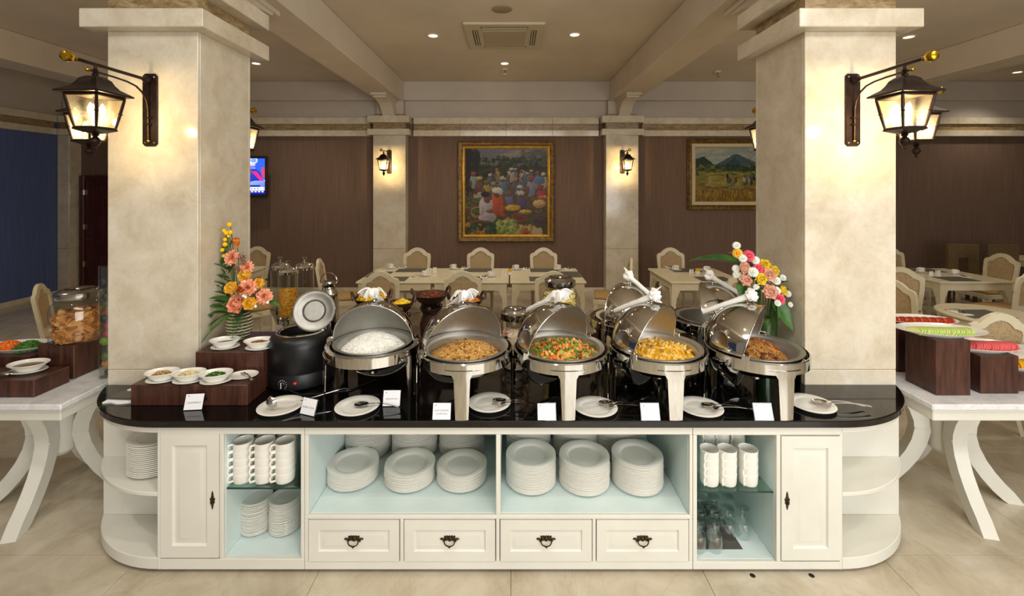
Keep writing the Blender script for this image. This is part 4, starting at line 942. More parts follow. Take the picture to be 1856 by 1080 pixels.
# ------------------------------------------------------------------ sign holders
def text_mesh(s, size, mat, name='lettering'):
    cu = bpy.data.curves.new(name, 'FONT'); cu.body = s; cu.size = size; cu.align_x = 'CENTER'; cu.align_y = 'CENTER'; cu.extrude = .0002
    o = bpy.data.objects.new(name, cu); COL.objects.link(o); dg = bpy.context.evaluated_depsgraph_get(); dg.update()
    me = bpy.data.meshes.new_from_object(o.evaluated_get(dg)); me.name = name; me.materials.clear(); me.materials.append(mat)
    bpy.data.objects.remove(o); return me
def sign(px, py, rz, lines, label, ink, z0=ZT, w_=.092, h=.078):
    x, y = on(px, py, z0); t = thing('sign_holder', label, 'sign', (x, y, z0+.001), R_(rz), 'acrylic food signs')
    tilt = 20; Mf = RX(-tilt); d = h*math.sin(R_(tilt))
    MB().box(-w_/2-.004, w_/2+.004, 0, .002, 0, h+.007, c=.0006, M=Mf).build('front_panel', ACRYL, t, ang=0)
    tp = Mf @ Vector((0,.001,h+.006))
    MB().box(-w_/2-.004, w_/2+.004, -.002, 0, -h*.94-.012, 0, c=.0006, M=TR(*tp) @ RX(tilt+2)).build('rear_panel', ACRYL, t, ang=0)
    cd = MB().box(-w_/2, w_/2, -.0012, -.0004, .003, h+.003, M=Mf).build('card', PAPER, t, ang=0)
    MB().add([(-w_/2+.010,-.0016,h-.010),(-w_/2+.020,-.0016,h-.010),(-w_/2+.015,-.0016,h-.004)], [(0,1,2)], Mf).build('emblem', INK, cd, ang=0)
    n = len(lines)
    for i, s in enumerate(lines):
        o = link('lettering', text_mesh(s, .0125, ink), cd); Mo = Mf @ TR(0, -.0016, h*.48+((n-1)/2-i)*.0155) @ RX(90)
        wd = max(v.co.x for v in o.data.vertices)-min(v.co.x for v in o.data.vertices)
        o.matrix_local = Mo @ SCL(min(1, w_*.8/wd), 1, 1)
    return t
sign(349, 744, 6, ['CONDIMENTS'], 'condiments sign in clear holder before the low wooden riser', INK)
sign(556, 753, -20, ['BUBUR AYAM'], 'turned sign in clear holder beside the ladle plate', INK)
sign(709, 737, 2, ['NASI PUTIH'], 'small sign before the white rice dish', INK)
sign(800, 762, 0, ['NASI GORENG','KAMPUNG'], 'two-line sign at the worktop edge before the fried rice', INK)
sign(991, 763, 0, [], 'bright white card in holder left of the vegetable dish leg', INK)
sign(1180, 763, 0, [], 'bright white card in holder left of the curry dish leg', INK)
sign(1386, 763, -1, ['AYAM','GORENG'], 'faintly lettered card in holder left of the last dish leg', INKL)
# ------------------------------------------------------------------ folded cloth with a tray on it, far left of the worktop
m = MB()
def cl(u, v):
    x = -2.262+.170*u+.05*v*(1-u); y = 2.482+.215*v+.006*math.sin(u*9); return (x, y, ZT+.0125+.0015*math.sin(u*9+v*3)-.004*math.exp(-(v/.08)**2))
m.sheet(cl, 24, 16, th=.0105)
def cl2(u, v): return (-2.225+.133*u+.04*v*(1-u), 2.600+.105*v, ZT+.0255+.002*math.sin(u*5))
m.sheet(cl2, 12, 8, th=.011); tag(m.build('cloth', LINEN, None, ang=60), 'folded white cloth at the left end of the worktop', 'cloth')
m = MB(); m.box(-.078,.078,-.045,.045,0,.009,c=.004); tag(m.build('menu_folder', pm('grey_leather', (74,72,62), .35), None, loc=(-2.172,2.545,ZT+.0145), rot=(0,0,R_(-3))), 'dark grey folder lying on the folded white cloth', 'folder')
# ================================================================== WOODEN RISERS
def riser(x0, x1, y0, y1, z0, z1, label):
    m = MB(); m.box(-(x1-x0)/2, (x1-x0)/2, -(y1-y0)/2, (y1-y0)/2, 0, z1-z0, c=.003)
    return tag(m.build('riser', WENGE, None, loc=((x0+x1)/2, (y0+y1)/2, z0+.0005), ang=20), label, 'riser', 'dark wooden display risers')
riser(-2.088,-1.447,2.462,2.648,ZT,.913,'low long dark wooden riser with three condiment bowls')
riser(-1.865,-1.463,2.650,3.03,ZT,1.025,'tall dark wooden riser under the vase and two bowls')
riser(-1.02,-.22,2.985,3.40,ZT,.95,'dark wooden riser under the clay pots behind the fried rice')
riser(.10,.56,3.17,3.50,ZT,.95,'dark wooden riser under the jar of yellow crackers')
ZMT = .77
riser(-3.40,-2.785,2.62,2.832,ZMT,.87,'low dark wooden riser on the left marble table carrying the sauce bowl')
riser(-3.03,-2.795,2.87,3.12,ZMT,.987,'square dark wooden riser under the big cracker jar on the left table')
riser(-3.62,-3.06,2.845,3.09,ZMT,.925,'dark wooden riser under the shredded vegetable platter, left table')
riser(2.508,2.712,2.645,2.855,ZMT,1.096,'tallest dark wooden riser on the right marble table, under the green melon')
riser(2.795,3.022,2.668,2.88,ZMT,.995,'square dark wooden riser under the watermelon platter')
riser(3.04,3.26,2.70,2.90,ZMT,.875,'low dark wooden riser under the yellow fruit platter')
riser(2.57,2.95,2.98,3.19,ZMT,1.06,'dark wooden riser at the back of the right table under the tomatoes')
# ================================================================== CONDIMENT BOWLS
def oval_dish(rx, ry, h, base=.5, wall=.004, seg=40):
    return MB().lathe([(0,wall),(base*.9,wall),(base,0),(base*1.06,.003),(.86,h*.72),(1,h),(.985,h+.002),(.93,h-.004),(.82,h*.68),(base*.95,.010),(0,.008)], seg, SCL(rx, ry, 1))
BOWL = oval_dish(.088,.062,.040).mesh('bowl', PORC, 45)
SAUC = MB().lathe([(0,.003),(.5,.003),(.56,0),(.62,.002),(1,.013),(.99,.015),(.7,.007),(.6,.0055),(0,.005)], 40, SCL(.080,.058,1)).mesh('saucer', PORC, 45)
def bowl_set(x, y, z, rz, label, what, food=None, spec=None, hh=.012, n=140, s=1.0):
    sa = link('saucer', SAUC, None, (x+.008, y-.010, z+.0005), (0,0,rz)); sa.scale = (s,s,1); tag(sa, 'white oval saucer under the '+what, 'saucer', 'saucers under the condiment bowls')
    b = link('bowl', BOWL, None, (x, y, z+.0065), (0,0,rz)); b.scale = (s,s,1.12); tag(b, label, 'bowl', 'condiment bowls')
    if food:
        f = heap(food[0], None, .054*s, .023, hh, n, spec, food[2]); f.location = (x, y, z+.0065); f.rotation_euler = (0,0,rz); f.scale = (1,.68,1); tag(f, food[1], food[3])
ONI = pm('fried_shallot', (176,132,66), .6); PALEF = pm('pale_celery', (222,210,160), .6); HERB = pm('chopped_herb', (60,104,40), .5); BEAN = pm('toasted_bean', (150,92,40), .5); SOY = pm('soy_sauce', (40,22,14), .12)
for px, py, lb, wh, fd, sp_ in ((294,676,'white oval bowl of fried shallots, leftmost on the low riser','bowl of fried shallots',('fried_shallots','brown fried shallots in the leftmost condiment bowl',[ONI,PALEF,HERB],'shallots'),[(3,0,(.009,.004,.003)),(1,1,(.008,.004,.003)),(.6,2,(.006,.003,.002))]),
        (342,677,'white oval bowl of pale crackers, middle of the low riser','bowl of pale crackers',('pale_crackers','pale shredded crackers in the middle condiment bowl',[PALEF,ONI],'crackers'),[(4,0,(.012,.006,.003)),(1,1,(.008,.004,.003))]),
        (391,678,'white oval bowl of chopped green herbs on the low riser','bowl of green herbs',('chopped_herbs','chopped green herbs in the third condiment bowl',[HERB,LGRN],'herbs'),[(4,0,(.009,.005,.003)),(1,1,(.008,.004,.003))])):
    x, y = on(px, py+2, .95); bowl_set(x, y, .9135, R_(10), lb, wh, fd, sp_, .020)
for px, py, lb, wh, fd, sp_ in ((408,620,'white oval bowl of dark sauce before the striped vase','bowl of dark sauce',None,None),(470,621,'white oval bowl of toasted beans beside the kettle','bowl of toasted beans',('toasted_beans','toasted brown beans in the upper right bowl',[BEAN,ONI],'beans'),[(3,0,(.008,.005,.004)),(1,1,(.007,.004,.003))])):
    x, y = on(px, py, 1.06); bowl_set(x, y, 1.0255, R_(8), lb, wh, fd, sp_, .014)
x, y = on(408, 620, 1.06); m = MB(); m.lathe([(0,0),(.9,0),(1,.0005)], 28, SCL(.060,.042,1)); tag(m.build('soy_sauce', SOY, None, loc=(x, y, 1.0255+.031), rot=(0,0,R_(8))), 'dark sauce in the bowl before the striped vase', 'sauce')
SMS = spoon_mesh(.13, .017, .012, 'spoon')
x, y = on(441, 681, .92); sa = link('plate', SAUC, None, (x, y, .9138), (0,0,R_(6))); sa.scale = (1,1.1,1); tag(sa, 'small oval white plate holding a teaspoon, right end of the low riser', 'plate')
tag(link('spoon', SMS, None, (x-.005, y+.008, .9225), (0,0,R_(-38))), 'teaspoon on the small oval plate on the low riser', 'spoon')
for px, py, z, an, lb in ((418,673,.9137,18,'teaspoon handle beside the bowl of green herbs'),(396,626,1.0257,35,'teaspoon beside the bowl of dark sauce')):
    x, y = on(px, py, z); tag(link('spoon', SMS, None, (x, y, z), (0,0,R_(an))), lb, 'spoon')
# ================================================================== FLOWERS
def petal_patch(m, M, L, W, cup, curl, mi=0, nu=4, nv=4):
    def fn(u, v):
        s = (v-.5)*2; ww = W*math.sin(math.pi*(.12+.80*u))**.7
        return (s*ww, L*u, cup*(s*s)*W+curl*L*u*u)
    m.sheet(fn, nu, nv, M=M, mi=mi)
def rose(m, M, R, mi=0, layers=4, ruffle=0):
    for k in range(5):
        n = (3,4,5,5,6)[k]; rr = R*(.05,.20,.36,.52,.62)[k]; tilt = (88,84,76,62,40)[k]; ln = R*(.55,.62,.66,.66,.58)[k]; wd = R*(.26,.36,.44,.50,.52)[k]
        for j in range(n):
            a = 360*j/n+k*37+random.uniform(-9,9)
            petal_patch(m, M @ RZ(a) @ TR(0, rr, -.10*R*k) @ RX(tilt+random.uniform(-6,6)), ln, wd, .42, (.25,.22,.12,-.15,-.35)[k]/R*.5*ln, mi, 5, 5)
    m.ball((0,0,R*.1), (R*.26,R*.26,R*.36), 8, 5, M=M, mi=mi); m.ball((0,0,-R*.25), (R*.6,R*.6,R*.3), 10, 5, M=M, mi=mi)
def ruff(m, M, R, mi=0):
    for k in range(4):
        n = 8+3*k
        for j in range(n):
            a = 360*j/n+random.uniform(-10,10); petal_patch(m, M @ RZ(a) @ RX(80-24*k+random.uniform(-10,10)), R*(.75+.09*k), R*.24, random.uniform(-.4,.8), random.uniform(-.25,.1), mi, 3, 3)
def mum(m, M, R, mi=0, mc=1):
    for k in range(3):
        n = 11+4*k
        for j in range(n): petal_patch(m, M @ RZ(360*j/n+k*9) @ RX(66-27*k+random.uniform(-5,5)), R*(.68+.15*k), R*.14, .5, -.12, mi, 3, 2)
    m.ball((0,0,R*.05), (R*.26,R*.26,R*.16), 10, 5, M=M, mi=mc)
def tulip(m, M, R, mi=0):
    for k in range(6): petal_patch(m, M @ RZ(60*k) @ TR(0,R*.25,0) @ RX(74), R*1.9, R*.62, .7, .10 if k%2 else -.02, mi, 5, 4)
    m.ball((0,0,0), (R*.4,R*.4,R*.3), 8, 5, M=M, mi=mi)
def leaf(m, P, D, L, W, droop=.4, mi=0, roll=0):
    d = Vector(D).normalized(); s = d.cross(Vector((0,0,1))); s = s.normalized() if s.length > 1e-3 else Vector((1,0,0)); n = s.cross(d)
    if roll: q = Matrix.Rotation(R_(roll),4,d); s = q @ s; n = q @ n
    P = Vector(P)
    def fn(u, v):
        t = (v-.5)*2; ww = W*math.sin(math.pi*min(1,.06+.94*u))**.8*(1-.25*u)
        return P+d*(L*u)+s*(t*ww)+n*(.22*abs(t)*ww+.012*W*math.sin(u*22)*abs(t))+Vector((0,0,-droop*L*u*u))
    m.sheet(fn, 12, 6, th=.0012, mi=mi)
def fern(m, P, D, L, W, droop=.5, mi=0):
    d = Vector(D).normalized(); P = Vector(P); pts = [P+d*(L*u/10)+Vector((0,0,-droop*L*(u/10)**2)) for u in range(11)]
    m.tube(pts, [.0022*(1-.06*k) for k in range(11)], 5, mi=mi); s = d.cross(Vector((0,0,1))); s = s.normalized() if s.length > .1 else Vector((1,0,0))
    for k in range(1, 20):
        u = k/20; i = min(int(u*10), 9); c = pts[i].lerp(pts[i+1], u*10-i); ww = W*math.sin(math.pi*(.1+.86*u))
        for sg in (-1,1):
            e = s*sg*ww+d*ww*.35+Vector((0,0,-.15*ww)); q = d*(L*.030)
            m.add([c-q, c+e*.5-q*.9, c+e, c+e*.5+q*.9, c+q], [(0,1,2,3,4)], mi=mi)
def face_to(P, D): return Matrix.Translation(P) @ Vector(D).to_track_quat('Z','Y').to_matrix().to_4x4()
VX, VY = (434-CX)*2.90/F, 2.90
fa = thing('flower_arrangement', 'tall arrangement of peach and yellow flowers in a striped vase', 'flowers', (VX, VY, 1.0255))
STR1 = pm('vase_brown', (52,38,30), .35); STR2 = pm('vase_cream', (220,206,178), .4)
prof = [(0,0),(.046,0)]; ms = [0]
for k in range(33):
    u = k/32; prof.append((.046+.030*math.sin(math.pi*(.06+.80*u))**.9+(.0025 if (k//2)%2 else 0), .004+.162*u)); ms.append(((k)//2+1)%2)
prof += [(.044,.166),(.044,.02),(0,.02)]; ms += [0,0,0]
ms = ms[:len(prof)-1]
MB().lathe(prof, 40, mats=ms).build('vase', [STR1, STR2], fa)['label'] = 'ceramic vase ringed with brown and cream stripes'
def fl(kind, px, py, R, mat, dy=0, name=None, dirn=None, par=None, org=None, Y=None, mats=None):
    P = Vector(at(px, py, Y+dy))-org; m = MB(); D = dirn or Vector((random.uniform(-.25,.25)+(P.x)*1.5, -1, .35+random.uniform(-.1,.2)))
    {'rose':rose,'ruff':ruff,'mum':mum,'tulip':tulip}[kind](m, face_to(P, D), R)
    o = m.build(name or kind, mats or [mat, YEL], par, ang=0, recalc=False); o.data.polygons.foreach_set('use_smooth',[True]*len(o.data.polygons)); return P
O1 = Vector((VX, VY, 1.0255)); stems = []
def s2(P, root=(0,0,.15)): stems.append((P, Vector(root)))
for px, py, R, kd, mt, nm, dy in ((427,551,.058,'rose',PEACH,'peach_rose',-.085),(452,549,.040,'rose',YEL,'yellow_rose',-.095),(418,521,.040,'rose',YEL,'yellow_rose',-.055),(449,521,.056,'ruff',PEACH,'peach_carnation',-.06),
        (439,527,.030,'tulip',ORANGE,'orange_bud',-.085),(468,514,.036,'rose',YEL,'yellow_rose',-.03),(479,537,.050,'ruff',PEACH,'peach_carnation',-.04),(443,498,.042,'rose',YEL,'yellow_rose',-.045),
        (448,484,.042,'ruff',PEACH,'peach_carnation',-.02),(421,467,.050,'ruff',PEACH,'peach_carnation',-.02)):
    s2(fl(kd, px, py, R, mt, dy, nm, None, fa, O1, VY))
P = Vector(at(429,447,VY))-O1; m = MB(); tulip(m, face_to(P, (.1,-.25,1)), .030); m.build('orange_tulip', ORANGE, fa, ang=40, recalc=False); s2(P)
for px, py, r in ((416,407,.0155),(406,418,.013),(410,422,.014),(418,421,.015),(408,434,.013),(408,443,.015),(403,453,.013),(406,464,.012),(414,428,.010)):
    P = Vector(at(px, py, VY-.01))-O1; q = MB(); q.ball(P, r, 12, 8); q.build('yellow_bud', BUD, fa); s2(P, (-.03,0,.30))
for px, py in ((437,467),(428,486),(433,490),(462,533),(470,528),(441,474)):
    m = MB(); P = Vector(at(px, py, VY-.04))-O1
    for k in range(60): v = Vector((random.gauss(0,1),random.gauss(0,1),random.gauss(0,1))).normalized()*random.uniform(.2,1)*.032; m.grain(P+v, (.004,.004,.004), rrot())
    m.build('filler_sprig', DUSK, fa, ang=0)
for px, py in ((442,536),(446,538),(464,555),(486,548)):
    m = MB(); P = Vector(at(px, py, VY-.12))-O1
    for k in range(5): petal_patch(m, face_to(P,(0,-1,.3)) @ RZ(72*k) @ RX(20), .011, .004, .3, 0, 0, 2, 2)
    m.build('small_white_flower', WPET, fa, ang=0)
for dx, dz, L, W, dr in ((-.8,.55,.17,.034,.3),(-.9,.45,.13,.030,.2),(.55,.3,.13,.03,.4),(-.6,.1,.12,.03,.3),(.2,.5,.14,.03,.2),(-.2,.2,.10,.035,.5),(.3,.15,.09,.03,.5)):
    z = .16+random.uniform(.02,.10); m = MB(); leaf(m, (dx*.02, -.02, z), (dx, -.35, dz), L, W, dr, roll=random.uniform(-30,30)); m.build('leaf', LEAF, fa)
for px, py, tx, ty in ((415,490,390,475),(415,505,394,496),(412,520,388,507),(412,535,390,526),(450,535,505,545)):
    a = Vector(at(px,py,VY+.01))-O1; b = Vector(at(tx,ty,VY-.03))-O1; m = MB(); leaf(m, a, b-a, (b-a).length*1.1, .026, .15, roll=25); m.build('leaf', LEAF, fa)
for a, L, dz, dr in ((-1,.20,.35,.45),(-.8,.17,.05,.75),(.45,.18,.0,.7),(.75,.19,.15,.55),(-.55,.18,-.1,.7),(.95,.18,.4,.45),(-.9,.18,.7,.3),(.2,.13,-.1,.8)):
    m = MB(); fern(m, (a*.02,-.035,.17), (a,-.55 if abs(a)<.8 else -.12,dz), L, .052, dr); m.build('fern_frond', FERN, fa, ang=0)
m = MB()
for k in range(34):
    u = k/33; c = Vector(at(410+8*math.sin(k), 440+120*u, VY+.02))-O1; leaf(m, c, (random.uniform(-1,1), random.uniform(-.6,.3), .9), .07, .012, .3)
m.build('greenery', LEAF, fa)['kind'] = 'stuff'
m = MB()
for P, r0 in stems: m.tube([r0, r0.lerp(P,.5)+Vector((0,.02,.0)), P-Vector((0,-.01,.004))], .0022, 5)
m.build('stems', STEMM, fa)
# right arrangement
O2 = Vector((1.655, 2.93, ZT)); Y2 = 2.86
fb = thing('flower_arrangement', 'slanting spray of pink, white and yellow flowers by the right column', 'flowers', O2)
MB().lathe([(0,0),(.052,0),(.055,.01),(.060,.33),(.057,.33),(.052,.012),(0,.012)], 32).build('vase', GLASS, fb)
for k in range(7):
    a = R_(k*51); m = MB()
    def wrap(u, v, a=a): aa = a+(v-.5)*1.3; r = .0495+.001*(k%2); return (r*math.cos(aa), r*math.sin(aa), .014+.34*u)
    m.sheet(wrap, 10, 6, th=.001); m.build('wrapped_leaf', LEAF, fb)
stems = []
RS = 1/3
def s3(P): stems.append((P, Vector((0,0,.2))))
for zx, zy, R, kd, mt, nm, dy in ((345,75,.026,'mum',WPET,'white_chrysanthemum',0),(350,117,.034,'mum',YEL,'yellow_daisy',0),(410,132,.040,'mum',PINK,'pink_gerbera',0),(378,145,.028,'mum',WPET,'white_chrysanthemum',-.02),(447,155,.028,'mum',WPET,'white_chrysanthemum',0),
        (500,177,.034,'rose',LEMON,'yellow_rose',-.01),(552,212,.034,'rose',LEMON,'yellow_rose',.02),(392,196,.038,'rose',BLUSH,'blush_rose',-.03),(462,200,.036,'mum',PINK,'pink_gerbera',-.01),(435,220,.034,'mum',WPET,'white_chrysanthemum',-.05),
        (342,201,.026,'mum',WPET,'white_chrysanthemum',0),(345,233,.026,'mum',WPET,'white_chrysanthemum',0),(398,263,.037,'rose',BLUSH,'blush_rose',-.04),(480,256,.037,'rose',LEMON,'yellow_rose',-.06),(522,233,.042,'rose',BLUSH,'blush_rose',-.04),
        (562,266,.028,'mum',WPET,'white_chrysanthemum',-.03),(597,250,.022,'mum',WPET,'white_chrysanthemum',0),(452,300,.020,'mum',WPET,'white_chrysanthemum',-.05),(530,325,.045,'rose',BLUSH,'blush_rose',-.07),(563,320,.026,'mum',WPET,'white_chrysanthemum',-.06),
        (600,320,.030,'rose',LEMON,'yellow_rose',-.03),(625,338,.022,'mum',WPET,'white_chrysanthemum',-.02),(578,366,.038,'mum',PINK,'pink_gerbera',-.06),(568,387,.022,'mum',WPET,'white_chrysanthemum',-.08),(637,396,.018,'mum',WPET,'white_chrysanthemum',-.05)):
    s3(fl(kd, 1220+zx*RS, 420+zy*RS, R, mt, dy, nm, None, fb, O2, Y2))
def leafpx(p0, p1, W, dr, roll, Ya=Y2, Yb=Y2):
    a = Vector(at(p0[0],p0[1],Ya))-O2; b = Vector(at(p1[0],p1[1],Yb))-O2; L = (b-a).length; D = b-a+Vector((0,0,dr*L)); m = MB(); leaf(m, a, D, D.length, W, dr*L/D.length, roll=roll); m.build('large_leaf', LEAF, fb)
leafpx((1342,478),(1247,474),.050,.32,35); leafpx((1398,535),(1437,600),.055,.2,60,2.84,2.80); leafpx((1403,540),(1408,612),.05,.1,75,2.85,2.80); leafpx((1350,505),(1343,540),.05,.1,70); leafpx((1375,520),(1377,548),.055,.1,80,2.82,2.80); leafpx((1390,515),(1425,560),.04,.2,40,2.90,2.88)
m = MB()
for k in range(40):
    u = random.random(); c = Vector(at(1335+85*u+random.uniform(-12,12), 462+70*u+random.uniform(-14,22), 2.89))-O2; leaf(m, c, (random.uniform(-1,1),random.uniform(-.3,.5),random.uniform(-.6,.6)), .06, .018, .2)
m.build('greenery', LEAF, fb)['kind'] = 'stuff'
m = MB()
for P, r0 in stems: m.tube([r0, r0.lerp(P,.6)+Vector((0,.02,-.02)), P+Vector((0,.012,0))], .0025, 5)
m.build('stems', STEMM, fb)
for par, lim, sg in ((fa, CLX1+.004, -1), (fb, CRX0-.004, 1)):      # leaves pressed against the column stop at its face
    for ch in par.children:
        for v in ch.data.vertices:
            x = v.co.x+par.location.x
            if sg*x > sg*lim: v.co.x = lim-par.location.x-sg*random.uniform(0,.004)
# ================================================================== REAR OF THE WORKTOP: dispensers, can, pots, jars
CER = [pm('corn_flakes', (222,160,46), .6), pm('corn_flakes_dark', (190,120,30), .6)]
cd = thing('cereal_dispenser', 'three-tube glass cereal dispenser with steel lids behind the flowers', 'cereal dispenser', (-1.72, 3.45, ZT))
MB().lathe([(0,0),(.13,0),(.13,.012),(.03,.02),(.016,.03),(.016,.30),(0,.30)], 32).build('stand', CHROME, cd)
for i, (px, pyt, Y, fill) in enumerate(((508,483,3.50,0),(522,491,3.36,.19),(552,483,3.50,0))):
    X = (px-CX)*Y/F+1.72; yy = Y-3.45; zt = EYE-(pyt-CY)*Y/F-ZT; r = .068
    m = MB(); m.lathe([(r,.25),(r,zt-.005)], 40, TR(X,yy,0)); tb = m.build('tube', GLASS, cd)
    m = MB(); m.lathe([(.02,.13),(.03,.135),(.05,.19),(r+.004,.235),(r+.004,.252),(r-.006,.252),(r-.006,.236),(.0,.20)], 32, TR(X,yy,0)); m.tube([(X,yy,.15),(0,0,.12)], .012, 8); m.build('funnel', GLASS if i == 1 else CHROME, cd)
    m = MB(); m.lathe([(r+.006,zt-.02),(r+.006,zt),(r*.9,zt+.018),(r*.3,zt+.034),(.012,zt+.038),(.008,zt+.06),(.016,zt+.066),(.018,zt+.074),(0,zt+.08)], 36, TR(X,yy,0)); lid = m.build('lid', CHROME, cd)
    if i == 1:
        f = heap('corn_flakes', None, .062, 0, .04, 0, [(1,0,(1,1,1))], CER); me = f.data; bpy.data.objects.remove(f)
        m = MB(); m.lathe([(0,0),(.060,0),(.060,.18),(.03,.20),(0,.205)], 24)
        for k in range(900):
            a = random.uniform(0,6.28); h = random.uniform(0,.20); q = .062 if h < .18 and random.random() < .8 else .062*math.sqrt(random.random())
            if q < .06: h = .19
            m.grain((q*math.cos(a), q*math.sin(a), h), (.008,.006,.003), rrot(), random.choice((0,0,1)))
        o = m.build('corn_flakes', CER, None, loc=(X-1.72, Y, ZT+.236+.004), ang=0); o['kind'] = 'stuff'; tag(o, 'golden corn flakes filling the front cereal tube', 'cereal')
mc = thing('milk_can', 'tall steel milk can with wire handle behind the soup kettle', 'milk can', ((596-CX)*3.28/F, 3.28, ZT))
MB().lathe([(0,.0),(.066,0),(.068,.01),(.068,.40),(.064,.43),(.046,.455),(.044,.475),(.047,.48),(.050,.505),(.047,.512),(.03,.515),(0,.517)], 40).build('body', CHROME, mc)
MB().tube([(-.05,0,.485),(-.064,0,.51),(-.05,0,.55),(-.02,0,.572),(.02,0,.572),(.05,0,.55),(.064,0,.51),(.05,0,.485)], .0035, 8).build('bail_handle', STEEL, mc)
def clay_pot(px, py, Y, r, zb, label, lift=0, tilt=0):
    X = (px-CX)*Y/F; t = thing('clay_pot', label, 'clay pot', (X, Y, zb), 0); z = (EYE-(py-CY)*Y/F)-zb    # z of bowl rim
    m = MB(); bz = z-.075-.02; m.lathe([(0,0),(r*.50,0),(r*.56,.01),(r*.62,bz*.45),(r*.46,bz*.75),(r*.46,bz*.80),(r*.62,bz*.96),(r*.64,bz),(r*.56,bz),(r*.4,bz*.8),(0,bz*.78)], 32)
    for q in range(3): a = R_(-90+120*q); m.ball((r*.56*math.cos(a), r*.56*math.sin(a), bz), (.018,.018,.02), 8, 5)
    m.build('brazier', CLAY, t)
    m = MB(); m.lathe([(0,z-.080),(r*.35,z-.078),(r*.75,z-.045),(r*.97,z-.004),(r,z),(r*.94,z),(r*.70,z-.042),(r*.3,z-.068),(0,z-.07)], 40); b = m.build('bowl', CLAY, t)
    for a in (200, 20):
        A = R_(a); c, s_ = math.cos(A), math.sin(A); pt = []
        for q in range(9): th = math.pi*q/8; rr = r*(.96+.10*math.sin(th)); pt.append((rr*c-s_*r*.42*math.cos(th), rr*s_+c*r*.42*math.cos(th), z-.006+.045*math.sin(th)))
        MB().tube(pt, .009, 8).build('handle', CLAY, b)
    return X, Y, zb+z
YCH = [pm('yellow_chips', (246,210,50), .5), pm('yellow_chips_dark', (226,180,30), .5)]; PNUT = [pm('roasted_peanuts', (120,58,28), .45), pm('roasted_peanuts_dark', (84,38,20), .45)]
def potfood(P, r, nm, lb, cat, mats, h, n, sz):
    o = heap(nm, None, r, -.028, h+.028, n, [(2,0,sz[:3])+((1,) if len(sz)>3 else ()),(1,1,sz[:3])+((1,) if len(sz)>3 else ())], mats); o.location = P; tag(o, lb, cat)
P = clay_pot(674,538,3.12,.125,.9505,'dark clay pot of yellow chips behind the rice dish'); potfood(P,.098,'yellow_chips','heap of bright yellow chips in the leftmost clay pot','chips',YCH,.035,260,(.020,.010,.002,0))
P = clay_pot(728,546,3.02,.085,.9505,'smaller low clay pot between the rice and fried rice dishes'); potfood(P,.066,'yellow_strips','pale yellow strips in the small low clay pot','chips',YCH,.006,120,(.016,.006,.002))
P = clay_pot(781,532,3.17,.125,.9505,'dark clay pot of red-brown peanuts on a tall brazier'); potfood(P,.098,'spiced_peanuts','red-brown spiced peanuts in the tall clay pot','peanuts',PNUT,.012,420,(.008,.006,.005))
P = clay_pot(846,541,3.22,.125,.9505,'dark clay pot mostly hidden by the fried rice napkin'); potfood(P,.098,'fried_snacks','orange fried snacks in the clay pot behind the napkin','snacks',[CHK2,CARR],.0,160,(.014,.008,.005))
def jar(x, y, z, r, h, lr, label, cm, cl_, spec, mats, fillh, n, cat='jar'):
    t = thing('glass_jar', label, 'jar', (x, y, z+.0005)); lh = h*.16
    MB().lathe([(0,.004),(r*.85,.002),(r*.98,.02),(r,.05),(r,h*.60),(r*.93,h*.70),(lr*.96,h*.79),(lr*.96,h*.86)], 48).build('body', GLASS, t)
    m = MB(); m.lathe([(lr*.97,h*.82),(lr*1.04,h*.825),(lr*1.06,h*.84),(lr*1.05,h*.93),(lr*.98,h*.945),(lr*.90,h*.95),(lr*.78,h*.985),(lr*.55,h*.99),(lr*.45,h*.975),(0,h*.975)], 44)
    m.ball((0,0,h*.98), (lr*.2,lr*.2,h*.03), 12, 6); m.build('lid', STEEL, t)
    q = MB(); R0 = r*.86; q.lathe([(0,.006),(R0*.82,.008),(R0*.92,.03),(R0*.92,fillh*.85),(R0*.6,fillh),(0,fillh*1.02)], 26)
    for k in range(n):
        a = random.uniform(0,6.28)
        if random.random() < .75: rr = R0*.94; hh = random.uniform(.015, fillh*.92)
        else: rr = R0*.9*math.sqrt(random.random()); hh = fillh*(.98-.05*(rr/R0))
        s = random.choices(spec, [s_[0] for s_ in spec])[0]; f = random.uniform(.7,1.15); q.chip((rr*math.cos(a)*.93, rr*math.sin(a)*.93, max(hh,.022)), tuple(c*f*.85 for c in s[2]), rrot(), s[1])
    lim = r*.95; cv = []
    for X, Y, Z in q.v:
        R1 = math.hypot(X, Y); k = min(1, (lim*(1 if Z > .03 else .86))/max(R1, 1e-6)); cv.append((X*k, Y*k, max(Z, .006)))
    q.v = cv; o = q.build(cm[0], mats, None, loc=(x, y, z+.0008), ang=60, recalc=False); o['kind'] = 'stuff'; tag(o, cm[1], cm[2])
KR = [pm('cream_cracker', (244,216,196), .5), pm('red_rim_cracker', (186,62,50), .5), pm('pale_cracker', (246,230,214), .5)]
jar((934-CX)*2.99/F, 2.99, ZT, .105, .395, .095, 'glass jar of red-edged crackers with steel lid between two dishes', ('red_edged_crackers','cream crackers with red edges filling the middle jar','crackers'), None, [(3,0,(.026,.020,.004)),(2,1,(.024,.012,.004)),(2,2,(.024,.02,.004))], KR, .26, 260)
YK = [pm('yellow_puff', (244,220,128), .5), pm('cream_puff', (250,238,196), .5)]
jar((1015-CX)*3.30/F, 3.30, .95, .135, .395, .108, 'glass jar of pale yellow crackers behind the vegetable dish', ('yellow_crackers','pale yellow puffed crackers filling the jar behind the vegetable dish','crackers'), None, [(2,0,(.030,.02,.008)),(2,1,(.030,.02,.008))], YK, .30, 240)
BK = [pm('brown_cracker', (206,140,70), .5), pm('tan_cracker', (224,170,104), .5), pm('dark_cracker', (160,96,46), .5)]
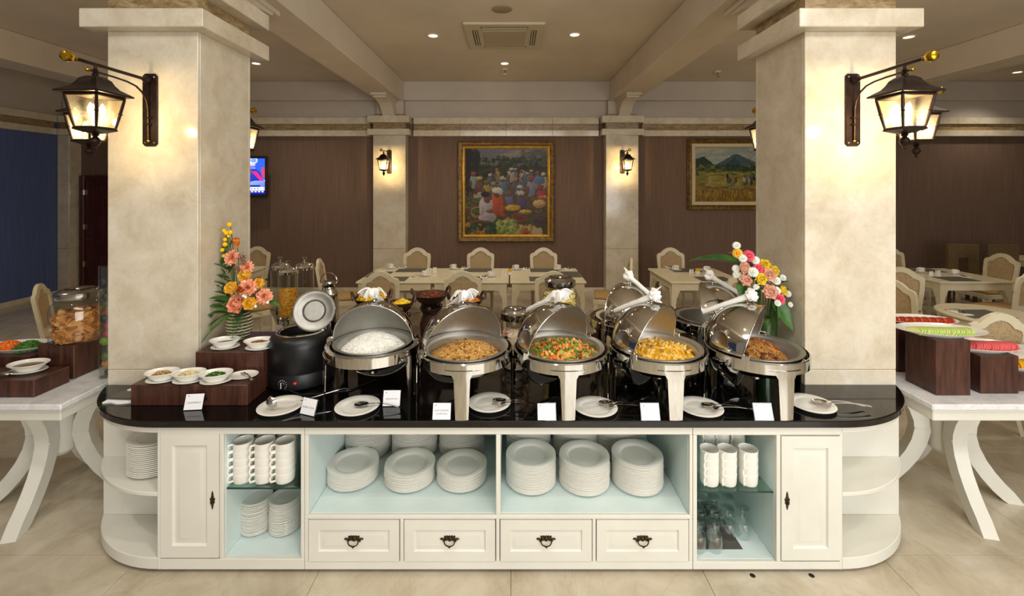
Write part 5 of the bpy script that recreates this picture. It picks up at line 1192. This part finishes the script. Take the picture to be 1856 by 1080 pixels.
jar(-2.872, 2.985, .987, .150, .345, .118, 'big glass jar of brown crackers on the left marble table', ('brown_crackers','brown folded crackers in the big jar on the left table','crackers'), None, [(2,0,(.036,.026,.004)),(2,1,(.036,.024,.004)),(1,2,(.03,.02,.004))], BK, .19, 330)
# ================================================================== SIDE TABLES
def pedestal_table(label, x0, x1, y0, y1, peds):
    t = thing('buffet_table', label, 'table', ((x0+x1)/2, (y0+y1)/2, 0)); hx, hy = (x1-x0)/2, (y1-y0)/2
    MB().box(-hx, hx, -hy, hy, .735, ZMT, c=.006).build('marble_top', WMARB, t)
    m = MB(); m.box(-hx+.02, hx-.02, -hy+.02, hy-.02, .668, .735, c=.004); m.box(-hx+.012, hx-.012, -hy+.012, hy-.012, .718, .7349, c=.004); m.build('apron', WHITE, t)
    for (px, py, rot) in peds:
        q = TR(px-(x0+x1)/2, py-(y0+y1)/2, 0)
        m = MB(); m.lathe([(0,.27),(.05,.275),(.072,.30),(.075,.42),(.072,.55),(.080,.575),(.085,.585),(.075,.595),(.088,.615),(.115,.645),(.125,.6675),(0,.6675)], 28, q); pd = m.build('pedestal', WHITE, t)
        for k in range(4):
            a = rot+90*k; M = q @ RZ(a)
            cv = [(.225,.667),(.195,.615),(.155,.545),(.128,.47),(.122,.40),(.142,.32),(.182,.235),(.232,.16),(.285,.095),(.335,.045),(.375,.0)]
            w_ = .074; vs = []; fs = []; n = len(cv)
            for i, (r, z) in enumerate(cv):
                th = .092-.014*abs(i-4)/6; tx, tz = (cv[min(i+1,n-1)][0]-cv[max(i-1,0)][0], cv[min(i+1,n-1)][1]-cv[max(i-1,0)][1]); L = math.hypot(tx,tz); nx, nz = -tz/L, tx/L
                if i in (0,): nx, nz = 1, 0
                if i == n-1: nx, nz = 1, 0; th = .085
                for s, b in ((-1,-1),(1,-1),(1,1),(-1,1)):
                    rr = r+nx*th/2*b; zz = max(0, z+nz*th/2*b); vs.append((rr, s*w_/2, zz))
            for i in range(n-1):
                for j in range(4): fs.append((i*4+j, i*4+(j+1)%4, (i+1)*4+(j+1)%4, (i+1)*4+j))
            fs += [(0,1,2,3), tuple(range((n-1)*4, n*4))]
            g = MB(); g.add(vs, fs, M); lg = g.build('leg', WHITE, t, ang=30)
            g = MB(); g.box(.076,.168,-.041,.041,.405,.421,c=.004,M=M); g.build('leg_band', WHITE, lg)
    return t
pedestal_table('white marble-topped buffet table on curved legs, left of the counter', -4.75, -2.545, 2.535, 3.52, [(-2.93,2.925,14),(-4.3,2.925,14)])
pedestal_table('white marble-topped buffet table on curved legs, right of the counter', 2.385, 4.75, 2.535, 3.52, [(2.83,2.95,-14),(4.3,2.95,-14)])
def platter(name, x, y, z, rx, ry, rz, label, s=.03): 
    m = MB(); m.lathe([(0,.004),(.55,.004),(.58,0),(.62,.004),(.97,s),(1,s+.003),(.97,s+.004),(.66,.011),(.6,.009),(0,.009)], 56, SCL(rx,ry,1)); o = m.build('platter', PORC, None, loc=(x,y,z+.0005), rot=(0,0,R_(rz))); return tag(o, label, 'platter')
def slices(name, x, y, z, rz, L, n, rr, th, tilt, mats, label, cat, group, rows=1, rg=.06):
    k_ = 0
    for r in range(rows):
        for k in range(n):
            m = MB(); m.lathe([(0,-th/2),(rr*.86,-th/2),(rr,-th/2),(rr,th/2),(rr*.86,th/2),(0,th/2)], 18, RY(90-tilt) , mats=[0,1,1,1,0], a0=0, a1=math.pi if rows > 0 else 2*math.pi)
            lx = -L/2+L*k/(n-1); ly = (r-(rows-1)/2)*rg; c, s_ = math.cos(R_(rz)), math.sin(R_(rz))
            o = m.build(name, mats, None, loc=(x+lx*c-ly*s_, y+lx*s_+ly*c, z), rot=(0,0,R_(rz))); tag(o, label, cat, group)
MEL = [pm('melon_flesh', (238,236,160), .35), pm('melon_rind', (196,220,120), .35)]; WAT = [pm('watermelon_flesh', (206,50,62), .3), pm('watermelon_edge', (226,100,104), .3)]
platter('platter', 2.635, 2.755, 1.0962, .255, .135, -3, 'large oval white platter of sliced green melon on the tallest riser')
def fan(name, x, y, z, rz, L, n, w_, h_, th, lean, mats, label, cat, group):
    m = MB(); N = 10
    pr = [(w_*math.cos(math.pi*k/N), h_*math.sin(math.pi*k/N)) for k in range(N+1)]
    vs = []; fs = []; ms = []
    inner = [(a*.84, b*.80) for a, b in pr]
    for xx in (-th/2, th/2):
        vs += [(xx+lean*b, a, b) for a, b in pr] + [(xx+lean*b, a, b) for a, b in inner]
    K = N+1
    for side in (0,1):
        o = side*2*K
        for k in range(N): fs.append((o+k, o+k+1, o+K+k+1, o+K+k)); ms.append(1)
        fs.append(tuple(o+K+k for k in range(K))); ms.append(0)
    for k in range(N): fs.append((k, k+1, 2*K+k+1, 2*K+k)); ms.append(1)
    fs.append((0, N, 2*K+N, 2*K)); ms.append(0)
    m.v = vs; m.f = fs; m.m = ms; me = m.mesh(name, mats, 30)
    c, s_ = math.cos(R_(rz)), math.sin(R_(rz))
    for k in range(n):
        lx = -L/2+L*k/(n-1); o = link(name, me, None, (x+lx*c, y+lx*s_+random.uniform(-.004,.004), z+.0008), (0,0,R_(rz)+random.uniform(-.09,.09))); tag(o, (ORD[k] if k else 'first')+' from left, '+label, cat, group)
fan('melon_slice', 2.61, 2.745, 1.109, -4, .29, 22, .060, .030, .008, 1.5, MEL, 'green melon slice on the tallest riser', 'melon', 'fanned green melon slices')
platter('platter', 2.905, 2.775, .9952, .235, .125, -3, 'oval white platter of red watermelon slices, second riser')
fan('watermelon_slice', 2.905, 2.77, 1.008, -4, .27, 20, .064, .038, .010, 1.2, WAT, 'red watermelon slice on the second riser', 'watermelon', 'fanned watermelon slices')
platter('platter', 3.17, 2.79, .8752, .20, .115, 0, 'white platter of yellow fruit at the edge of the frame'); YF_ = [pm('pineapple', (244,196,40), .4), pm('pineapple_edge', (226,164,30), .4)]
fan('pineapple_slice', 3.16, 2.78, .8845, 0, .24, 12, .055, .048, .014, .4, YF_, 'yellow pineapple slice on the low riser', 'pineapple', 'pineapple slices')
platter('platter', 2.80, 3.09, 1.0602, .25, .125, -4, 'oval white platter of tomato slices behind the green melon'); TOM = [pm('tomato', (206,80,40), .35), pm('tomato_skin', (190,56,30), .35)]
fan('tomato_slice', 2.78, 3.06, 1.0695, -5, .34, 8, .055, .042, .012, .8, TOM, 'tomato slice behind the green melon', 'tomato', 'tomato slices')
platter('platter', -3.255, 2.965, .9252, .225, .118, 4, 'oval white platter of shredded carrot and greens on the left table')
for nm, dx, mt, lb in (('shredded_carrot',-.06,[CARR,pm('carrot_light',(240,136,50),.5)],'shredded orange carrot on the left table platter'),('chopped_greens',.075,[GRN,pm('dark_green',(36,74,26),.5)],'chopped dark green vegetables on the left table platter')):
    o = heap(nm, None, .075, 0, .045, 420, [(2,0,(.012,.003,.002)),(1,1,(.012,.003,.002))], mt); o.location = (-3.255+dx, 2.955, .935); tag(o, lb, 'vegetables')
bx, by = on(52, 664, .90); bowl_set(bx, by, .8705, R_(6), 'white oval bowl of brown sauce on the left marble table', 'bowl of brown sauce', s=1.22)
m = MB(); m.lathe([(0,0),(.9,0),(1,.0005)], 28, SCL(.082,.056,1)); tag(m.build('brown_sauce', pm('brown_sauce', (120,84,40), .15), None, loc=(bx, by, .8705+.036), rot=(0,0,R_(6))), 'brown sauce in the bowl on the left table', 'sauce')
o = link('serving_spoon', SPN, None, (bx-.06, by-.075, .8785), (0,0,R_(186))); tag(o, 'steel spoon beside the brown sauce bowl on the left table', 'spoon')
vx_, vy_ = -2.617, 2.91; m = MB(); m.lathe([(0,.003),(.044,.003),(.045,.006),(.045,.72),(.043,.72),(.043,.008),(0,.008)], 36); t = m.build('fruit_vase', GLASS, None, loc=(vx_,vy_,ZMT+.0005)); tag(t, 'tall glass cylinder filled with fruit and flowers beside the left column', 'vase')
FRC = [('purple_plum',(50,44,62)),('red_apple',(180,30,50)),('green_apple',(130,170,40)),('dark_grapes',(36,34,44)),('orange_fruit',(226,140,40)),('green_leaf_ball',(70,100,40)),('blue_plum',(44,48,70)),('pink_flower',(190,30,80))]
zz = ZMT+.010
for k, i in enumerate((3,4,5,3,2,7,7,3,1,5,0,6,0)):
    nm, c = FRC[i]; r = random.uniform(.024,.029); zz += r; m = MB(); a = k*2.4
    m.lathe([(0,-r*.92),(r*.5,-r*.86),(r*.9,-r*.4),(r,0.05*r),(r*.88,r*.5),(r*.5,r*.86),(r*.15,r*.82),(0,r*.74)], 18)
    m.tube([(0,0,r*.76),(.002,0,r*1.05)], .0015, 5)
    o = m.build(nm, bpy.data.materials.get(nm) or pm(nm, c, .35), None, loc=(vx_+.013*math.cos(a), vy_+.013*math.sin(a), zz)); tag(o, '%s in the tall glass cylinder, %s piece from the bottom' % (nm.replace('_',' '), ORD[k] if k else 'first'), 'fruit', 'fruit in the glass cylinder: '+nm.replace('_',' ')); zz += r*.82
# ================================================================== DINING AREA
def make_table(w_=1.02, d=1.0):
    t = thing('dining_table', '', 'table'); hx, hy = w_/2, d/2
    MB().box(-hx+.004, hx-.004, -hy, hy, .722, .75, c=.008).build('tabletop', CREAM, t)
    m = MB()
    for s in (-1,1): m.box(-hx+.09,hx-.09,s*(hy-.05)-.011,s*(hy-.05)+.011,.625,.7215,c=.003); m.box(s*(hx-.05)-.011,s*(hx-.05)+.011,-hy+.09,hy-.09,.625,.7215,c=.003)
    m.build('apron', CREAM, t)
    for sx in (-1,1):
        for sy in (-1,1):
            m = MB(); L = [(.7215,.105,0),(.62,.105,0),(.575,.088,0),(.53,.068,.004),(.45,.058,.004),(.30,.046,-.006),(.15,.036,-.012),(.05,.034,-.006),(.0,.044,.004)]; vs = []; fs = []
            for z, w2, off in L:
                ox = sx*(hx-.03+off); oy = sy*(hy-.03+off); vs += [(ox, oy, z),(ox-sx*w2, oy, z),(ox-sx*w2, oy-sy*w2, z),(ox, oy-sy*w2, z)]
            # inner quarter cut keeps the bracket look: outer corner stays, inner faces curve in
            for i in range(len(L)-1):
                for j in range(4): fs.append((i*4+j, i*4+(j+1)%4, (i+1)*4+(j+1)%4, (i+1)*4+j))
            fs += [(0,1,2,3), tuple(range(len(vs)-4, len(vs)))]; m.add(vs, fs); m.build('leg', CREAM, t, ang=25)
    return t
tabs = [((-1.545,6.415),'cream dining table left of centre before the back wall'),((-.535,6.415),'cream dining table under the market painting'),((.495,6.415),'cream dining table right of centre before the back wall'),
        ((2.615,6.415),'cream dining table behind the rear chafing dishes, under the right pilaster'),((-4.36,6.60),'cream dining table behind the left column'),((6.17,6.415),'cream dining table right of the right column, laid with cups'),((9.3,7.75),'cream dining table far right in the corner')]
tp = make_table()
for i, ((x, y), lb) in enumerate(tabs):
    o = tp if i == 0 else copy_tree(tp); o.location = (x, y, 0); tag(o, lb, None, 'cream dining tables')
rt = thing('round_table', 'small round cream table partly hidden by the nearest cane chair', 'table', (4.74,4.42,0))
MB().lathe([(0,.722),(.40,.722),(.42,.73),(.42,.742),(.412,.75),(0,.75)], 48).build('tabletop', CREAM, rt); MB().lathe([(.34,.64),(.36,.64),(.36,.7215),(.34,.7215),(.34,.64)], 40).build('apron', CREAM, rt)
for k in range(4):
    a = R_(45+90*k); m = MB(); m.tube([(.33*math.cos(a),.33*math.sin(a),.715),(.34*math.cos(a),.34*math.sin(a),.55),(.31*math.cos(a),.31*math.sin(a),.25),(.33*math.cos(a),.33*math.sin(a),0)], [.036,.034,.024,.022], 8); m.build('leg', CREAM, rt)
def outline(w0, w1, z0, zs, zt, n=20):
    # arched chair back: straight sides, stepped shoulder, low arch
    P = [(-w0/2, z0), (-w1/2*.985, z0+(zs-z0)*.6), (-w1/2, zs-.03), (-w1/2+.012, zs), (-w1/2+.05, zs+.018)]
    for k in range(n+1):
        u = k/n; x = (-w1/2+.07)*(1-2*u); P.append((x, zs+.022+(zt-zs-.022)*math.sin(math.pi*u)**.8))
    return P+[(-x, z) for x, z in P[:5][::-1]]
def make_chair(back=CANE, seatm=TANC):
    t = thing('dining_chair', '', 'chair'); tilt = -9
    M = TR(0,-.20,.47) @ RX(-tilt)
    out = outline(.40,.45,0,.43,.535); inn = outline(.315,.355,.075,.385,.475); n = len(out)
    vs = [(x,-.016,z) for x, z in out]+[(x,-.016,z) for x, z in inn]+[(x,.016,z) for x, z in out]+[(x,.016,z) for x, z in inn]; fs = []
    for k in range(n):
        j = (k+1) % n; fs += [(k,j,n+j,n+k),(2*n+k,3*n+k,3*n+j,2*n+j),(k,2*n+k,2*n+j,j),(n+k,n+j,3*n+j,3*n+k)]
    m = MB(); m.add(vs, fs, M); bf = m.build('back_frame', CREAM, t, ang=25)
    # woven cane: crossing strips clipped to the opening
    m = MB(); ix = [x for x, z in inn]; 
    def halfw(z):
        b = 0
        for (x0,z0),(x1,z1) in zip(inn, inn[1:]):
            if (z0-z)*(z1-z) <= 0 and abs(z1-z0) > 1e-9: b = max(b, abs(x0+(x1-x0)*(z-z0)/(z1-z0)))
        return b
    for k in range(1, 21):
        z = .075+.40*k/21; h = halfw(z)+.006
        if h > .02: m.box(-h,h,-.002,.001,z-.0065,z+.0065,M=M)
    for k in range(-9, 10):
        x = .0188*k; zt = .075
        for q in range(80):
            z = .075+.40*q/79
            if halfw(z) > abs(x): zt = z
        m.box(x-.0062,x+.0062,-.001,.002,.07,zt+.006,M=M)
    cp = m.build('cane_panel', back, bf, ang=0)
    cp['kind'] = 'stuff'
    m = MB(); m.prism([(-.23,.25),(-.24,.10),(-.215,-.19),(.215,-.19),(.24,.10),(.23,.25)][::-1], .37, .435, c=.006); m.build('seat_frame', CREAM, t)
    m = MB(); m.prism([(-.215,.235),(-.225,.09),(-.20,-.165),(.20,-.165),(.225,.09),(.215,.235)][::-1], .4355, .478, c=.014); m.build('seat_cushion', seatm, t, ang=50)
    for sx in (-1,1):
        m = MB(); vs = []; fs = []; L = [(.37,.052,0,0),(.30,.046,.006,.006),(.18,.034,.002,.004),(.06,.028,-.004,.0),(.0,.034,.004,.008)]
        for z, w_, ox, oy in L: cx_, cy_ = sx*(.20+ox), .215+oy; vs += [(cx_-w_/2,cy_-w_/2,z),(cx_+w_/2,cy_-w_/2,z),(cx_+w_/2,cy_+w_/2,z),(cx_-w_/2,cy_+w_/2,z)]
        for i in range(4):
            for j in range(4): fs.append((i*4+j,i*4+(j+1)%4,(i+1)*4+(j+1)%4,(i+1)*4+j))
        fs += [(0,1,2,3),(16,17,18,19)]; m.add(vs, fs); m.build('leg', CREAM, t, ang=30)
        m = MB(); m.tube([(sx*.19,-.17,.437),(sx*.19,-.185,.30),(sx*.192,-.21,.14),(sx*.195,-.25,.0)], [.026,.022,.018,.016], 4); m.build('leg', CREAM, t, ang=30)
    return t
chp = make_chair()
chairs = [(-1.56,5.63,0,'cane-backed cream chair, back towards us, behind the leftmost clay pot'),(-.575,5.63,0,'cane-backed cream chair, back towards us, behind the fried rice napkin'),(.51,5.63,0,'cane-backed cream chair, back towards us, behind the yellow cracker jar'),
          (-1.55,7.16,180,'cream chair facing us on the far side of the left of centre table'),(-.50,7.16,180,'cream chair facing us directly under the market painting'),(.54,7.16,180,'cream chair facing us at the lower right of the market painting'),
          (-2.42,6.35,-78,'cream cane chair at the left end of the table row, beside the milk can'),(1.43,6.42,80,'cream cane chair at the right end of the table row, before the right pilaster'),
          (2.64,7.16,180,'cream chair facing us right of the right pilaster'),(2.82,5.63,0,'cream chair with its back towards us behind the flower spray'),
          (-4.28,7.3,180,'cream chair facing us at the far side of the table behind the left column'),(-3.36,5.75,-42,'cream chair turned sideways behind the cereal dispenser'),
          (-4.66,4.80,-58,'cream cane chair behind the big cracker jar on the left'),
          (3.93,3.86,-5,'nearest cane chair, wide arched back just behind the watermelon'),(6.33,5.72,6,'cream cane chair with its back towards us at the right edge of the frame'),(7.15,6.75,95,'cream chair at the right end of the cup-laid table'),
          (4.42,5.0,-70,'narrow-looking cane chair seen edge on beside the right column'),(5.05,5.85,-35,'cream chair angled behind the edge-on chair at the right column'),(6.35,7.25,180,'cream chair facing us beyond the cup-laid table'),(6.0,5.0,75,'cream chair cut by the right edge of the frame')]
for i, (x, y, rz, lb) in enumerate(chairs):
    o = chp if i == 0 else copy_tree(chp); o.location = (x, y, 0); o.rotation_euler = (0,0,R_(rz)); tag(o, lb, None, 'cane-backed dining chairs')
def square_chair(x, y, rz, lb):
    t = thing('upholstered_chair', lb, 'chair', (x, y, 0), R_(rz), 'square upholstered chairs')
    m = MB()
    for a, b, c_, d in ((-.23,-.075,.46,1.03),(.075,.23,.46,1.03),(-.075,.075,.80,1.03),(-.075,.075,.46,.52)): m.box(a,b,-.24,-.17,c_,d,c=.004)
    m.build('backrest', BROWNF, t, ang=20); MB().box(-.24,.24,-.24,.24,.36,.47,c=.02).build('seat', BROWNF, t)
    for sx in (-1,1):
        for sy in (-1,1): MB().box(sx*.2-.022,sx*.2+.022,sy*.2-.022,sy*.2+.022,0,.36,c=.003).build('leg', WENGE, t)
square_chair(7.72, 7.85, -8, 'left of the two square brown chairs with cut-out backs, far right'); square_chair(8.32, 7.78, -8, 'right of the two square brown chairs with cut-out backs, far right')
# table settings
tcup = make_cup(.042,.062,.018); tflag = [False]
TS = plate_mesh(.075,.012,28)
def setting(px, py, rz=20, lb=''):
    x, y = on(px, py, .79); z = .7505
    tag(link('saucer', TS, None, (x, y, z)), 'small white saucer under the cup '+lb, 'saucer', 'saucers on the dining tables')
    put_cup(tcup, tflag, x, y, z+.0075, R_(rz), 'white coffee cup '+lb, 'cups on the dining tables')
for px, py, rz, lb in ((708.5,482,180,'at the far left setting of the dining row'),(770,495,0,'in the near setting of the left of centre table'),(822.5,483,170,'under the left edge of the market painting'),(889,496,0,'in the near setting under the market painting'),(936,484,170,'under the market painting by the middle shakers'),(1012,484,180,'at the far right setting of the dining row'),
        (1226,485,180,'at the left of the table under the right pilaster'),(1281,486.5,10,'beside the shakers of the table under the right pilaster'),(1670,489,170,'left on the cup-laid table at right'),(1731,492.5,0,'right on the cup-laid table at right'),(1823,463,0,'on the far corner table, left'),(1836,467,0,'on the far corner table, right')):
    setting(px, py, rz, lb)
SHK = MB().lathe([(0,0),(.014,0),(.015,.01),(.014,.05),(.011,.062),(.011,.066),(.006,.074),(0,.075)], 14).mesh('shaker', PORC)
YPK = pm('yellow_packet', (226,190,40), .5)
for px, py, yl, wh in ((782,494,0,'left of centre table'),(918,497,1,'table under the market painting'),(1258,496,1,'table under the right pilaster'),(1693,500,0,'cup-laid table at right')):
    x, y = on(px, py, .76); z = .7505
    for q, dx in enumerate((-.055,-.015)): tag(link('shaker', SHK, None, (x+dx, y+.015*q, z)), 'white %s shaker on the %s' % (('salt','pepper')[q], wh), 'shaker', 'shakers on the dining tables')
    s_ = thing('sugar_caddy', 'white sugar caddy with packets on the '+wh, 'sugar caddy', (x+.05, y, z), 0, 'sugar caddies')
    MB().box(-.03,.03,-.025,.025,0,.045,c=.004).build('holder', PORC, s_)
    for q in range(3): MB().box(-.026,.026,-.016+.012*q,-.013+.012*q,.02,.085).build('packet', YPK if yl else PORC, s_, ang=0)
PM = MB().box(-.21,.21,-.15,.15,0,.002).mesh('placemat', MATG, 0)
for x, y, lb in ((-1.50,6.74,'far side of the left of centre table'),(-1.62,6.10,'near side of the left of centre table'),(-.50,6.74,'far side of the table under the painting'),(-.60,6.10,'near side of the table under the painting'),(.50,6.74,'far side of the right of centre table'),(.46,6.10,'near side of the right of centre table'),(.84,6.42,'right end of the dining row'),(-1.88,6.42,'left end of the dining row'),
        (2.62,6.74,'far side of the table under the right pilaster'),(2.75,6.10,'near side of the table under the right pilaster'),(6.05,6.10,'near side of the cup-laid table'),(6.2,6.72,'far side of the cup-laid table'),(4.62,4.42,'small round table behind the nearest cane chair')):
    tag(link('placemat', PM, None, (x, y, .7505), (0,0,R_(90 if ('end' in lb) else 0))), 'grey placemat on the '+lb, 'placemat', 'grey placemats')
TSP = spoon_mesh(.19,.02,.012,'table_spoon'); TFK = fork_mesh(.19,'table_fork')
for px, py, lb in ((750,502,'near setting, left of centre table'),(877,501,'near setting under the market painting'),(954,486.5,'far setting right of the market painting'),(730,484,'far setting, left of centre table'),(842,485,'far setting under the market painting'),(1030,487,'right end of the dining row'),(1213,484,'table under the right pilaster'),(1743,500,'cup-laid table at right'),(1740,566,'small round table behind the nearest cane chair')):
    x, y = on(px, py, .76); np_ = MB(); np_.box(-.05,.05,-.09,.09,0,.006,c=.002); tag(np_.build('table_napkin', LINEN, None, loc=(x, y, .7528)), 'folded white napkin with cutlery, '+lb, 'napkin', 'napkins on the dining tables')
    tag(link('table_spoon', TSP, None, (x-.02, y-.02, .7595), (0,0,R_(70))), 'spoon on the folded napkin, '+lb, 'spoon', 'cutlery on the dining tables'); tag(link('table_fork', TFK, None, (x+.018, y-.02, .7595), (0,0,R_(70))), 'fork on the folded napkin, '+lb, 'fork', 'cutlery on the dining tables')
